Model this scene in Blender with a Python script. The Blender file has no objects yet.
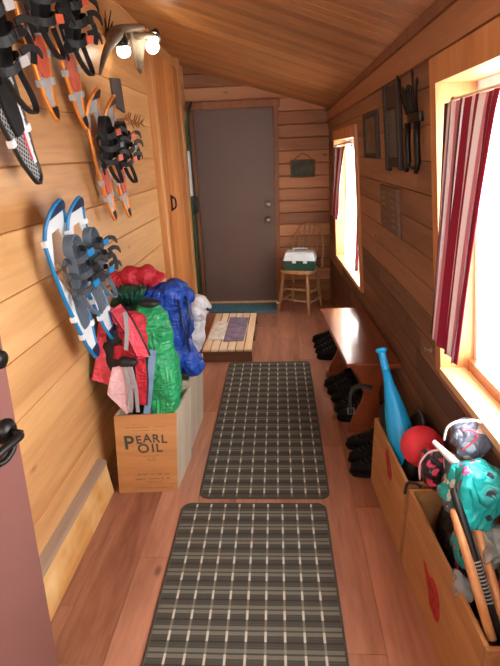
import bpy, bmesh, math, random
from mathutils import Vector, Matrix, noise
random.seed(7)
PI = math.pi
scn = bpy.context.scene
COL = scn.collection
V = Vector

# ------------------------------------------------------------------ camera
FPX, CX, CY, EYE = 481.0, 250.0, 333.0, 1.59
dn = V((303 - CX, 1610 - CY, FPX)).normalized()
vy = -(dn[0] * (280 - CX) + dn[2] * FPX) / dn[1]
ya = V((280 - CX, vy, FPX)).normalized()
up = -dn
xa = ya.cross(up)
RC = Matrix((xa, ya, up)).transposed()          # columns: world axes in camera space (x right, y down, z forward)
CAM = V((0, 0, EYE))


def at(px, py, y):
    """the point of the hall seen at a photo position, on the upright plane y metres down the hall"""
    r = RC.transposed() @ V((px - CX, py - CY, FPX))
    return CAM + r * (y / r[1])


def atx(px, py, x):
    r = RC.transposed() @ V((px - CX, py - CY, FPX))
    return CAM + r * (x / r[0])


cam_d = bpy.data.cameras.new('camera')
cam_d.sensor_fit = 'VERTICAL'
cam_d.sensor_height = 36.0
cam_d.lens = 36.0 * FPX / 666.0
cam_d.clip_start = 0.02
cam = bpy.data.objects.new('camera', cam_d)
COL.objects.link(cam)
Rcw = RC.transposed()                            # camera -> world
m3 = Matrix((Rcw @ V((1, 0, 0)), Rcw @ V((0, -1, 0)), Rcw @ V((0, 0, -1)))).transposed()
cam.matrix_world = Matrix.Translation(CAM) @ m3.to_4x4()
scn.camera = cam


# ------------------------------------------------------------------ helpers: meshes
class MB:
    def __init__(self, M=None):
        self.bm = bmesh.new()
        self.tint = self.bm.faces.layers.float.new('tint')
        self.strip = self.bm.verts.layers.float.new('across')
        self.M = M

    def _v(self, p):
        p = V(p)
        return self.bm.verts.new(self.M @ p if self.M is not None else p)

    def quad(self, a, b, c, d, t=0.5):
        f = self.bm.faces.new([self._v(p) for p in (a, b, c, d)])
        f[self.tint] = t
        return f

    def hexa(self, p, t=0.5, bevel=0.0):
        """8 points: bottom ring 0-3, top ring 4-7"""
        v = [self._v(q) for q in p]
        fs = []
        for idx in ((3, 2, 1, 0), (4, 5, 6, 7), (0, 1, 5, 4), (1, 2, 6, 5), (2, 3, 7, 6), (3, 0, 4, 7)):
            f = self.bm.faces.new([v[i] for i in idx])
            f[self.tint] = t
            fs.append(f)
        if bevel > 0:
            es = list({e for f in fs for e in f.edges})
            bmesh.ops.bevel(self.bm, geom=es, offset=bevel, segments=2, affect='EDGES', profile=0.6)
        return self

    def box(self, c, s, R=None, t=0.5, bevel=0.0):
        c = V(c)
        hx, hy, hz = s[0] / 2, s[1] / 2, s[2] / 2
        pts = [(-hx, -hy, -hz), (hx, -hy, -hz), (hx, hy, -hz), (-hx, hy, -hz), (-hx, -hy, hz), (hx, -hy, hz), (hx, hy, hz), (-hx, hy, hz)]
        if R is not None:
            pts = [R @ V(p) for p in pts]
        return self.hexa([c + V(p) for p in pts], t, bevel)

    def rings(self, rings, closed=False, cap=True, t=0.5):
        vs = [[self._v(p) for p in r] for r in rings]
        n = len(vs[0])
        m = len(vs)
        for i in range(m if closed else m - 1):
            a, b = vs[i], vs[(i + 1) % m]
            for j in range(n):
                f = self.bm.faces.new((a[j], a[(j + 1) % n], b[(j + 1) % n], b[j]))
                f.smooth = True
                f[self.tint] = t
        if cap and not closed:
            self.bm.faces.new(list(reversed(vs[0])))
            self.bm.faces.new(vs[-1])
        return self

    def tube(self, path, r, seg=8, closed=False, flat=1.0, up=None):
        path = [V(p) for p in path]
        n = len(path)
        rs = r if isinstance(r, (list, tuple)) else [r] * n
        rings = []
        nrm = None
        for i, p in enumerate(path):
            a = path[(i - 1) % n] if (closed or i > 0) else p
            b = path[(i + 1) % n] if (closed or i < n - 1) else p
            tg = (b - a).normalized()
            if nrm is None:
                h = V(up) if up else (V((0, 0, 1)) if abs(tg.z) < 0.9 else V((1, 0, 0)))
                nrm = (h - tg * h.dot(tg)).normalized()
            else:
                nrm = (nrm - tg * nrm.dot(tg)).normalized()
            bi = tg.cross(nrm)
            rings.append([p + (nrm * math.cos(q) * rs[i] + bi * math.sin(q) * rs[i] * flat) for q in [2 * PI * k / seg for k in range(seg)]])
        return self.rings(rings, closed)

    def ribbon(self, path, w, th, side, closed=False, t=0.5):
        """flat strap: side = vector (or list) across the strap"""
        path = [V(p) for p in path]
        n = len(path)
        rings = []
        for i, p in enumerate(path):
            a = path[(i - 1) % n] if (closed or i > 0) else p
            b = path[(i + 1) % n] if (closed or i < n - 1) else p
            tg = (b - a).normalized()
            s = V(side[i]) if isinstance(side, list) else V(side)
            s = (s - tg * s.dot(tg)).normalized()
            nn = tg.cross(s)
            ww = w[i] if isinstance(w, list) else w
            rings.append([p + s * ww / 2 + nn * th / 2, p - s * ww / 2 + nn * th / 2, p - s * ww / 2 - nn * th / 2, p + s * ww / 2 - nn * th / 2])
        vs = [[self._v(p) for p in r] for r in rings]
        m = len(vs)
        for i in range(m if closed else m - 1):
            a, b = vs[i], vs[(i + 1) % m]
            for j in range(4):
                f = self.bm.faces.new((a[j], a[(j + 1) % 4], b[(j + 1) % 4], b[j]))
                f[self.tint] = t
        if not closed:
            self.bm.faces.new(list(reversed(vs[0])))
            self.bm.faces.new(vs[-1])
        return self

    def lathe(self, prof, M=None, seg=20):
        M = M or Matrix.Identity(4)
        rings = []
        for r, z in prof:
            rings.append([M @ V((max(r, 1e-4) * math.cos(q), max(r, 1e-4) * math.sin(q), z)) for q in [2 * PI * k / seg for k in range(seg)]])
        return self.rings(rings)

    def prism(self, poly, z0, z1, M=None, bevel=0.0, t=0.5):
        M = M or Matrix.Identity(4)
        a = [self._v(M @ V((p[0], p[1], z0))) for p in poly]
        b = [self._v(M @ V((p[0], p[1], z1))) for p in poly]
        n = len(poly)
        fs = [self.bm.faces.new(list(reversed(a))), self.bm.faces.new(b)]
        for j in range(n):
            fs.append(self.bm.faces.new((a[j], a[(j + 1) % n], b[(j + 1) % n], b[j])))
        for f in fs:
            f[self.tint] = t
        if bevel > 0:
            es = list(fs[0].edges) + list(fs[1].edges)
            bmesh.ops.bevel(self.bm, geom=es, offset=bevel, segments=2, affect='EDGES')
        return self

    def blob(self, c, rad, R=None, amp=0.02, freq=6.0, ex=0.8, seed=0, nu=36, nv=22, wr=0.0, wfreq=14.0, shape=None):
        """a stuffed soft shape: superellipsoid with lumps and ridged wrinkles"""
        c = V(c)
        R = R or Matrix.Identity(3)
        rings = []
        sg = lambda v, e: math.copysign(abs(v) ** e, v)
        off = V((seed * 7.1, seed * 3.3, seed * 1.7))
        for i in range(nv + 1):
            ph = -PI / 2 + PI * (i + 0.02) / (nv + 0.04)
            ring = []
            for k in range(nu):
                th = 2 * PI * k / nu
                d = V((sg(math.cos(ph), ex) * sg(math.cos(th), ex), sg(math.cos(ph), ex) * sg(math.sin(th), ex), sg(math.sin(ph), ex)))
                p = V((d.x * rad[0], d.y * rad[1], d.z * rad[2]))
                if shape:
                    p = shape(p)
                q = p * freq + off
                dd = amp * noise.noise(q) + amp * 0.5 * noise.noise(q * 2.3)
                if wr:
                    w = V((p.x * 1.0, p.y * 1.0, p.z * 0.45)) * wfreq + off
                    dd += wr * (1 - 2 * abs(noise.noise(w))) - wr * 0.5
                    w2 = V((p.x * 0.5, p.y * 0.6, p.z * 1.3)) * wfreq * 0.7 + off
                    dd += wr * 0.8 * (1 - 2 * abs(noise.noise(w2))) - wr * 0.4
                p = p + d.normalized() * dd
                ring.append(c + R @ p)
            rings.append(ring)
        return self.rings(rings)

    def build(self, name, mat, parent=None, smooth=None, recalc=True):
        if recalc:
            bmesh.ops.recalc_face_normals(self.bm, faces=self.bm.faces)
        me = bpy.data.meshes.new(name)
        if smooth is not None:
            for f in self.bm.faces:
                f.smooth = smooth
        self.bm.to_mesh(me)
        self.bm.free()
        me.materials.append(mat)
        o = bpy.data.objects.new(name, me)
        COL.objects.link(o)
        if parent is not None:
            o.parent = parent
        return o


def tag(o, label=None, cat=None, group=None, kind=None):
    if label:
        o['label'] = label
    if cat:
        o['category'] = cat
    if group:
        o['group'] = group
    if kind:
        o['kind'] = kind
    return o


def empty(name, loc=(0, 0, 0), M=None):
    o = bpy.data.objects.new(name, None)
    o.empty_display_size = 0.05
    COL.objects.link(o)
    if M is not None:
        o.matrix_world = M
    else:
        o.location = loc
    return o


def kids(o):
    return [c for c in bpy.data.objects if c.parent == o]


def copy_tree(o, parent=None):
    c = o.copy()
    COL.objects.link(c)
    if parent is not None:
        c.parent = parent
    for ch in kids(o):
        copy_tree(ch, c)
    return c


def frame(origin, xdir, ydir):
    x = V(xdir).normalized()
    z = x.cross(V(ydir)).normalized()
    y = z.cross(x)
    m = Matrix((x, y, z)).transposed().to_4x4()
    m.translation = V(origin)
    return m


def rotz(a):
    return Matrix.Rotation(a, 3, 'Z')


def bez(a, b, c, d, n=10):
    a, b, c, d = V(a), V(b), V(c), V(d)
    return [((1 - t) ** 3) * a + 3 * t * (1 - t) ** 2 * b + 3 * t * t * (1 - t) * c + t ** 3 * d for t in [i / (n - 1) for i in range(n)]]


def smoothpath(pts, n=6):
    pts = [V(p) for p in pts]
    out = []
    for i in range(len(pts) - 1):
        p0 = pts[max(i - 1, 0)]
        p1, p2 = pts[i], pts[i + 1]
        p3 = pts[min(i + 2, len(pts) - 1)]
        for k in range(n):
            t = k / n
            out.append(0.5 * ((2 * p1) + (p2 - p0) * t + (2 * p0 - 5 * p1 + 4 * p2 - p3) * t * t + (3 * p1 - p0 - 3 * p2 + p3) * t ** 3))
    out.append(pts[-1])
    return out


# ------------------------------------------------------------------ helpers: materials
def rgb(r, g, b):
    f = lambda c: ((c / 255 + 0.055) / 1.055) ** 2.4 if c > 10 else c / 255 / 12.92
    return (f(r), f(g), f(b), 1)


class NT:
    def __init__(self, name):
        self.m = bpy.data.materials.new(name)
        self.m.use_nodes = True
        self.t = self.m.node_tree
        self.b = self.t.nodes['Principled BSDF']

    def n(self, typ, **kw):
        nd = self.t.nodes.new(typ)
        for k, v in kw.items():
            setattr(nd, k, v)
        return nd

    def l(self, a, b):
        self.t.links.new(a, b)

    def math(self, op, a, b=None, c=None):
        nd = self.n('ShaderNodeMath', operation=op)
        for i, v in enumerate((a, b, c)):
            if v is None:
                continue
            if isinstance(v, (int, float)):
                nd.inputs[i].default_value = v
            else:
                self.l(v, nd.inputs[i])
        return nd.outputs[0]

    def ramp(self, fac, stops, interp='LINEAR'):
        nd = self.n('ShaderNodeValToRGB')
        cr = nd.color_ramp
        cr.interpolation = interp
        while len(cr.elements) < len(stops):
            cr.elements.new(0.5)
        for e, (p, c) in zip(cr.elements, stops):
            e.position = p
            e.color = c
        self.l(fac, nd.inputs[0])
        return nd.outputs[0]

    def mix(self, fac, a, b, blend='MIX'):
        nd = self.n('ShaderNodeMix', data_type='RGBA', blend_type=blend)
        for s, v in ((nd.inputs[0], fac), (nd.inputs[6], a), (nd.inputs[7], b)):
            if isinstance(v, (int, float)):
                s.default_value = v
            elif isinstance(v, tuple):
                s.default_value = v
            else:
                self.l(v, s)
        return nd.outputs[2]

    def coord(self, scale=(1, 1, 1), which='Object', offset=None):
        tc = self.n('ShaderNodeTexCoord')
        mp = self.n('ShaderNodeMapping')
        mp.inputs['Scale'].default_value = scale
        self.l(tc.outputs[which], mp.inputs[0])
        if offset is not None:
            self.l(offset, mp.inputs['Location'])
        return mp.outputs[0]

    def noise(self, vec, scale=5.0, detail=4.0, rough=0.55, dist=0.0):
        nd = self.n('ShaderNodeTexNoise')
        nd.inputs['Scale'].default_value = scale
        nd.inputs['Detail'].default_value = detail
        nd.inputs['Roughness'].default_value = rough
        nd.inputs['Distortion'].default_value = dist
        self.l(vec, nd.inputs['Vector'])
        return nd.outputs[0]

    def bump(self, h, strength=0.3, dist=0.01):
        nd = self.n('ShaderNodeBump')
        nd.inputs['Strength'].default_value = strength
        nd.inputs['Distance'].default_value = dist
        self.l(h, nd.inputs['Height'])
        self.l(nd.outputs[0], self.b.inputs['Normal'])


def wood(name, light, dark, axis=1, grain=9.0, rough=0.5, var=0.5, knots=True, coat=0.0, stretch=0.07, knot_col=None, lo=0.3, hi=0.72, mottle=None):
    """planed boards: long grain along axis, tone shifts from board to board, scattered knots"""
    w = NT(name)
    at_ = w.n('ShaderNodeAttribute', attribute_name='tint')
    cx = w.n('ShaderNodeCombineXYZ')
    sh = w.math('MULTIPLY', at_.outputs['Fac'], 37.0)
    for i in range(3):
        w.l(sh, cx.inputs[i])
    sc = [1.0, 1.0, 1.0]
    sc[axis] = stretch
    vec = w.coord(tuple(sc), offset=cx.outputs[0])
    n1 = w.noise(vec, grain, 5, 0.6, 0.6)
    n2 = w.noise(vec, grain * 6, 3, 0.6, 0.2)
    f = w.math('ADD', w.math('MULTIPLY', n1, 0.72), w.math('MULTIPLY', n2, 0.28))
    f = w.math('ADD', f, w.math('MULTIPLY', w.math('SUBTRACT', at_.outputs['Fac'], 0.5), var))
    col = w.ramp(f, [(lo, dark), (hi, light)])
    if mottle:
        v3 = w.coord((1, 1, 1))
        n3 = w.noise(v3, 3.0, 3, 0.5)
        col = w.mix(w.ramp(n3, [(0.5, (0, 0, 0, 1)), (0.68, (1, 1, 1, 1))]), col, mottle)
    if knots:
        sc2 = [1.0, 1.0, 1.0]
        sc2[axis] = 0.55
        v2 = w.coord(tuple(sc2), offset=cx.outputs[0])
        vo = w.n('ShaderNodeTexVoronoi')
        vo.inputs['Scale'].default_value = 4.2
        w.l(v2, vo.inputs['Vector'])
        k = w.ramp(vo.outputs['Distance'], [(0.035, (1, 1, 1, 1)), (0.085, (0, 0, 0, 1))])
        col = w.mix(w.math('MULTIPLY', k, 0.75), col, knot_col or tuple(c * 0.45 for c in dark[:3]) + (1,))
    w.l(col, w.b.inputs['Base Color'])
    w.b.inputs['Roughness'].default_value = rough
    w.b.inputs['Coat Weight'].default_value = coat
    w.b.inputs['Coat Roughness'].default_value = 0.15
    w.bump(n2, 0.12, 0.004)
    return w.m


def plain(name, col, rough=0.6, metal=0.0, var=0.12, nscale=14.0, bump=0.0, bscale=60.0, spec=0.5, trans=0.0, sheen=0.0, crease=0.0):
    w = NT(name)
    v = w.coord()
    n = w.noise(v, nscale, 4, 0.6)
    dk = tuple(c * (1 - var * 1.6) for c in col[:3]) + (1,)
    lt = tuple(min(1, c * (1 + var)) for c in col[:3]) + (1,)
    w.l(w.ramp(n, [(0.3, dk), (0.7, lt)]), w.b.inputs['Base Color'])
    w.b.inputs['Roughness'].default_value = rough
    w.b.inputs['Metallic'].default_value = metal
    w.b.inputs['Specular IOR Level'].default_value = spec
    w.b.inputs['Transmission Weight'].default_value = trans
    w.b.inputs['Sheen Weight'].default_value = sheen
    if bump:
        w.bump(w.noise(v, bscale, 3, 0.6), bump, 0.004)
    if crease:
        n1 = w.noise(w.coord((1.0, 1.0, 0.4)), 15, 1.5, 0.5, 1.2)
        n2 = w.noise(w.coord((0.4, 0.6, 1.0)), 18, 1.5, 0.5, 1.5)
        r1 = w.math('ABSOLUTE', w.math('SUBTRACT', n1, 0.5))
        r2 = w.math('ABSOLUTE', w.math('SUBTRACT', n2, 0.5))
        w.bump(w.math('ADD', r1, r2), crease, 0.05)
    return w.m


M = {}
M['left_wood'] = wood('honey_pine', rgb(226, 177, 120), rgb(186, 130, 80), 1, 8, 0.42, 0.22)
M['base_wood'] = wood('raw_timber', rgb(226, 178, 108), rgb(180, 116, 56), 1, 7, 0.6, 0.2, knots=False, mottle=rgb(236, 200, 140))
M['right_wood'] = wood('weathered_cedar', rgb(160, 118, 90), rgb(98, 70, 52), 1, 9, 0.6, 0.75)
M['back_wood'] = wood('knotty_cedar', rgb(200, 146, 104), rgb(140, 92, 60), 0, 9, 0.55, 0.5)
M['ceil_wood'] = wood('varnished_pine', rgb(200, 142, 86), rgb(154, 100, 54), 0, 9, 0.36, 0.35)
M['trim_wood'] = wood('pine_trim', rgb(222, 164, 106), rgb(176, 114, 64), 2, 9, 0.45, 0.3, knots=False)
M['trim_wood_y'] = wood('pine_trim_long', rgb(180, 128, 88), rgb(132, 88, 56), 1, 9, 0.5, 0.3, knots=False)
M['sill_wood'] = wood('pale_sill', rgb(236, 200, 150), rgb(206, 160, 104), 1, 9, 0.4, 0.2, knots=False)
M['door_wood'] = wood('orange_pine', rgb(222, 150, 86), rgb(176, 102, 48), 2, 10, 0.4, 0.35)
M['casing_wood'] = wood('brown_casing', rgb(158, 104, 66), rgb(108, 66, 40), 2, 10, 0.5, 0.3, knots=False)
M['bench_wood'] = wood('red_varnish', rgb(156, 84, 52), rgb(112, 52, 30), 1, 9, 0.3, 0.3, knots=False, coat=1.0)
M['crate_wood'] = wood('crate_pine', rgb(204, 152, 98), rgb(150, 100, 58), 1, 9, 0.6, 0.25, mottle=rgb(172, 124, 82))
M['pearl_wood'] = wood('old_crate_front', rgb(206, 150, 96), rgb(166, 110, 64), 0, 8, 0.6, 0.2, knots=False)
M['pale_wood'] = wood('grey_crate_side', rgb(214, 202, 182), rgb(178, 162, 138), 2, 8, 0.6, 0.3, knots=False)
M['grey_board'] = wood('greyed_board', rgb(178, 156, 138), rgb(138, 114, 96), 1, 9, 0.6, 0.2, knots=False)
M['pallet_wood'] = wood('raw_slats', rgb(246, 228, 200), rgb(222, 190, 148), 1, 9, 0.55, 0.3, knots=False)
M['dark_board'] = wood('dark_board', rgb(128, 84, 54), rgb(84, 50, 32), 0, 9, 0.6, 0.2, knots=False)
M['chair_wood'] = wood('worn_chair_wood', rgb(204, 162, 116), rgb(150, 108, 70), 2, 10, 0.4, 0.2, knots=False)
M['charred'] = wood('blackened_wood', rgb(50, 42, 38), rgb(28, 22, 20), 2, 9, 0.6, 0.2, knots=False)
M['plaque_wood'] = wood('grey_weathered_board', rgb(124, 100, 84), rgb(78, 60, 50), 1, 12, 0.7, 0.2, knots=False)
M['stick_wood'] = wood('ash_handle', rgb(226, 172, 116), rgb(190, 128, 78), 1, 10, 0.35, 0.2, knots=False)
M['black'] = plain('black_nylon', rgb(22, 22, 24), 0.6, bump=0.3)
M['black_hard'] = plain('black_plastic', rgb(26, 26, 28), 0.35)
M['blackmetal'] = plain('black_iron', rgb(30, 29, 28), 0.4, 0.6)
M['rubber'] = plain('boot_rubber', rgb(10, 10, 10), 0.75, spec=0.2)
M['shoe_black'] = plain('shoe_leather', rgb(10, 10, 10), 0.75, spec=0.2)
M['steel'] = plain('brushed_steel', rgb(190, 184, 176), 0.28, 1.0)
M['door_paint'] = plain('taupe_paint', rgb(108, 89, 82), 0.45, var=0.04, nscale=3)
M['red_door'] = plain('maroon_paint', rgb(124, 82, 76), 0.4, var=0.04, nscale=3)
M['mat_blue'] = plain('teal_mat', rgb(76, 122, 140), 0.9, var=0.35, nscale=60, bump=0.5)
M['white_pl'] = plain('white_plastic', rgb(226, 232, 236), 0.4, var=0.04)
M['blue_pl'] = plain('blue_frame', rgb(28, 120, 178), 0.3, var=0.1)
M['navy'] = plain('navy_plastic', rgb(30, 40, 70), 0.4)
M['slate'] = plain('slate_grey_rubber', rgb(88, 100, 114), 0.55, bump=0.2)
M['dkgrey'] = plain('dark_grey_strap', rgb(52, 58, 66), 0.6)
M['orange'] = plain('orange_frame', rgb(232, 138, 50), 0.28, 0.35, var=0.1)
M['orange_red'] = plain('orange_red_pad', rgb(216, 96, 66), 0.5)
M['silver'] = plain('silver_deck', rgb(178, 176, 176), 0.45)
M['coral'] = plain('coral_nylon', rgb(238, 84, 104), 0.55, crease=0.6)
M['red'] = plain('red_nylon', rgb(190, 32, 52), 0.6, crease=0.6)
M['pink'] = plain('pale_pink_nylon', rgb(236, 196, 206), 0.6, crease=0.5)
M['green'] = plain('green_nylon', rgb(34, 150, 92), 0.4, crease=0.6)
M['dkgreen'] = plain('forest_nylon', rgb(18, 76, 58), 0.55, crease=0.6)
M['blue'] = plain('royal_nylon', rgb(24, 70, 168), 0.5, crease=0.6)
M['greyblue'] = plain('grey_blue_webbing', rgb(112, 136, 168), 0.7)
M['grey'] = plain('grey_webbing', rgb(150, 152, 156), 0.7)
M['white_bag'] = plain('white_bag', rgb(228, 228, 232), 0.6, crease=0.6)
M['bat_blue'] = plain('blue_hollow_plastic', rgb(16, 164, 232), 0.38, var=0.04)
M['ball_red'] = plain('red_ball_rubber', rgb(236, 62, 80), 0.5, var=0.06, bump=0.25, bscale=140)
M['cooler_green'] = plain('green_tackle_plastic', rgb(34, 78, 64), 0.4)
M['cooler_white'] = plain('clouded_lid', rgb(206, 214, 220), 0.3, var=0.06)
M['red_paint'] = plain('faded_red_paint', rgb(176, 34, 38), 0.6, var=0.4, nscale=40)
M['ink'] = plain('faded_ink', rgb(66, 70, 62), 0.7, var=0.25, nscale=60)
M['antler'] = plain('antler', rgb(112, 94, 76), 0.6, var=0.35, nscale=9, bump=0.3, bscale=20)
M['brown_fluff'] = plain('twig_brown', rgb(150, 98, 52), 0.8)
M['slate_plaque'] = plain('slate_plaque', rgb(80, 76, 76), 0.5, var=0.2)
M['cotton'] = plain('white_sheer', rgb(244, 244, 242), 0.9, var=0.03)
M['picture'] = plain('faded_print', rgb(120, 100, 74), 0.4, var=0.5, nscale=9)
M['zinc'] = plain('zinc_sheet', rgb(120, 120, 122), 0.4, 0.8)
M['twine'] = plain('twine', rgb(110, 80, 50), 0.9)
M['ski_green'] = plain('ski_green', rgb(58, 84, 44), 0.4)
M['purple_cloth'] = plain('purple_grey_cloth', rgb(126, 112, 134), 0.85, var=0.3, nscale=14)
M['white_cloth'] = plain('off_white_cloth', rgb(230, 230, 222), 0.85, var=0.2, nscale=14)
M['clear'] = plain('clear_film', rgb(226, 232, 236), 0.2, var=0.05, trans=0.7)

# glass pane: mostly lets light straight through, with a mirror glint
g = NT('window_glass')
tr = g.n('ShaderNodeBsdfTransparent')
gl = g.n('ShaderNodeBsdfGlossy')
gl.inputs['Roughness'].default_value = 0.02
mx = g.n('ShaderNodeMixShader')
mx.inputs[0].default_value = 0.04
g.l(tr.outputs[0], mx.inputs[1])
g.l(gl.outputs[0], mx.inputs[2])
g.l(mx.outputs[0], g.t.nodes['Material Output'].inputs[0])
M['glass'] = g.m


def emit(name, col, s):
    w = NT(name)
    w.b.inputs['Base Color'].default_value = col
    w.b.inputs['Emission Color'].default_value = col
    w.b.inputs['Emission Strength'].default_value = s
    return w.m


M['bulb'] = emit('lit_bulb', (1.0, 0.86, 0.66, 1), 6.0)


def floor_mat():
    w = wood('laminate_planks', rgb(186, 132, 106), rgb(122, 76, 57), 1, 8, 0.32, 0.2, knots=True, coat=0.15, stretch=0.13)
    return w


M['floor'] = floor_mat()


def rug_mat():
    w = NT('plaid_rug')
    tc = w.n('ShaderNodeTexCoord')
    sp = w.n('ShaderNodeSeparateXYZ')
    w.l(tc.outputs['Object'], sp.inputs[0])
    x, y = sp.outputs[0], sp.outputs[1]
    warp = w.math('LESS_THAN', w.math('PINGPONG', x, 0.034), 0.0042)
    band = w.math('LESS_THAN', w.math('PINGPONG', y, 0.042), 0.019)
    fine = w.math('LESS_THAN', w.math('PINGPONG', y, 0.0105), 0.0034)
    wide = w.math('LESS_THAN', w.math('PINGPONG', w.math('ADD', y, 0.021), 0.042), 0.017)
    weave = w.n('ShaderNodeTexChecker')
    weave.inputs['Scale'].default_value = 190
    weave.inputs['Color1'].default_value = rgb(88, 86, 78)
    weave.inputs['Color2'].default_value = rgb(126, 124, 112)
    w.l(tc.outputs['Object'], weave.inputs[0])
    col = w.mix(wide, weave.outputs[0], rgb(70, 67, 60))
    col = w.mix(w.math('MULTIPLY', fine, 0.75), col, rgb(42, 40, 38))
    stripe = w.math('MULTIPLY', warp, w.math('ADD', w.math('MULTIPLY', band, 0.75), 0.2))
    col = w.mix(stripe, col, rgb(196, 192, 178))
    n = w.noise(w.coord(), 160, 2, 0.6)
    col = w.mix(w.math('MULTIPLY', n, 0.35), col, rgb(66, 64, 58))
    w.l(col, w.b.inputs['Base Color'])
    w.b.inputs['Roughness'].default_value = 0.95
    w.b.inputs['Specular IOR Level'].default_value = 0.15
    w.bump(n, 0.5, 0.004)
    return w.m


M['rug'] = rug_mat()
M['rug_edge'] = plain('rug_binding', rgb(62, 60, 54), 0.9, bump=0.3)


def stripe_mat(name, stops):
    w = NT(name)
    a = w.n('ShaderNodeAttribute', attribute_name='across')
    col = w.ramp(a.outputs['Fac'], stops, 'CONSTANT')
    w.l(col, w.b.inputs['Base Color'])
    w.b.inputs['Roughness'].default_value = 0.9
    # woven cotton lets some daylight through
    tl = w.n('ShaderNodeBsdfTranslucent')
    w.l(col, tl.inputs[0])
    mxs = w.n('ShaderNodeMixShader')
    mxs.inputs[0].default_value = 0.10
    w.l(w.b.outputs[0], mxs.inputs[1])
    w.l(tl.outputs[0], mxs.inputs[2])
    w.l(mxs.outputs[0], w.t.nodes['Material Output'].inputs[0])
    return w.m


BUR, WHI, BLK, PNK, MAU = rgb(146, 20, 58), rgb(236, 226, 228), rgb(56, 40, 52), rgb(206, 132, 152), rgb(136, 90, 112)
st = [(0, BLK), (.02, WHI), (.075, MAU), (.105, WHI), (.15, MAU), (.185, BLK), (.20, WHI), (.245, PNK), (.275, BUR), (.33, WHI), (.36, MAU), (.39, BLK), (.41, WHI), (.44, BUR), (.52, WHI),
      (.55, PNK), (.585, BLK), (.60, WHI), (.635, BUR), (.73, WHI), (.76, PNK), (.79, WHI), (.81, BUR), (.88, WHI), (.905, MAU), (.94, WHI), (.96, BUR)]
M['curtain'] = stripe_mat('burgundy_striped_cotton', st)


def sheer_mat():
    w = NT('sheer_voile')
    w.b.inputs['Base Color'].default_value = rgb(246, 244, 240)
    tl = w.n('ShaderNodeBsdfTranslucent')
    tl.inputs[0].default_value = (0.95, 0.94, 0.92, 1)
    mxs = w.n('ShaderNodeMixShader')
    mxs.inputs[0].default_value = 0.7
    w.l(w.b.outputs[0], mxs.inputs[1])
    w.l(tl.outputs[0], mxs.inputs[2])
    w.l(mxs.outputs[0], w.t.nodes['Material Output'].inputs[0])
    return w.m


M['sheer'] = sheer_mat()


def print_mat(name, base, cols, scale=9.0):
    """cloth with a printed pattern of blotches"""
    w = NT(name)
    v = w.coord()
    vo = w.n('ShaderNodeTexVoronoi')
    vo.inputs['Scale'].default_value = scale
    nn = w.n('ShaderNodeTexNoise')
    nn.inputs['Scale'].default_value = scale * 0.9
    w.l(v, nn.inputs['Vector'])
    vm = w.n('ShaderNodeVectorMath', operation='MULTIPLY_ADD')
    w.l(nn.outputs['Color'], vm.inputs[0])
    vm.inputs[1].default_value = (1.6 / scale,) * 3
    w.l(v, vm.inputs[2])
    w.l(vm.outputs[0], vo.inputs['Vector'])
    sp = w.n('ShaderNodeSeparateColor')
    w.l(vo.outputs['Color'], sp.inputs[0])
    stops = [(0, base)]
    k = len(cols)
    for i, c in enumerate(cols):
        stops.append((0.3 + 0.7 * i / k, c))
    col = w.ramp(sp.outputs[0], stops, 'CONSTANT')
    ins = w.math('LESS_THAN', vo.outputs['Distance'], 0.42)
    col = w.mix(ins, base, col)
    w.l(col, w.b.inputs['Base Color'])
    w.b.inputs['Roughness'].default_value = 0.4
    r1 = w.math('ABSOLUTE', w.math('SUBTRACT', w.noise(w.coord((1.0, 1.0, 0.4)), 22, 1.5, 0.5, 1.2), 0.5))
    w.bump(r1, 0.8, 0.05)
    return w.m


M['teal_print'] = print_mat('teal_printed_nylon', rgb(34, 172, 172), [rgb(30, 40, 60), rgb(208, 84, 150), rgb(220, 236, 236), rgb(34, 172, 172)], 34)
M['pink_print'] = print_mat('grey_pink_printed_nylon', rgb(112, 120, 142), [rgb(222, 74, 120), rgb(160, 186, 208), rgb(236, 230, 236), rgb(240, 236, 240)], 24)
M['black_print'] = print_mat('black_pink_printed_nylon', rgb(28, 26, 32), [rgb(28, 26, 32), rgb(210, 60, 96), rgb(28, 26, 32)], 28)


def weave_mat():
    w = NT('black_white_weave')
    tc = w.n('ShaderNodeTexCoord')
    sp = w.n('ShaderNodeSeparateXYZ')
    w.l(tc.outputs['Object'], sp.inputs[0])
    a = w.math('PINGPONG', w.math('ADD', sp.outputs[0], sp.outputs[1]), 0.010)
    b = w.math('PINGPONG', w.math('SUBTRACT', sp.outputs[0], sp.outputs[1]), 0.010)
    m_ = w.math('MAXIMUM', w.math('LESS_THAN', a, 0.003), w.math('LESS_THAN', b, 0.003))
    w.l(w.mix(m_, rgb(24, 24, 26), rgb(170, 170, 170)), w.b.inputs['Base Color'])
    w.b.inputs['Roughness'].default_value = 0.5
    return w.m


M['weave'] = weave_mat()

# ------------------------------------------------------------------ the hall
XL, YB, YF = -0.93, 5.21, -0.75


def lerp(a, b, t):
    return a + (b - a) * t


def lean(y):
    pts = [(0.5, 0.14), (1.7, 0.115), (2.5, 0.11), (5.2, 0.03)]
    if y <= pts[0][0]:
        return pts[0][1]
    for (a, u), (b, w) in zip(pts, pts[1:]):
        if y <= b:
            return lerp(u, w, (y - a) / (b - a))
    return pts[-1][1]


def W(y, z, n=0.0):
    """a point of the old, leaning window wall; n metres off its face into the room"""
    return V((0.48 + (1.93 - z) * lean(y) - n, y, z))


def wallbox(mb, y0, y1, z0, z1, n0, n1, t=0.5, seg=1, bevel=0.0):
    for i in range(seg):
        a, b = lerp(y0, y1, i / seg), lerp(y0, y1, (i + 1) / seg)
        mb.hexa([W(a, z0, n0), W(b, z0, n0), W(b, z0, n1), W(a, z0, n1), W(a, z1, n0), W(b, z1, n0), W(b, z1, n1), W(a, z1, n1)], t, bevel)


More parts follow.
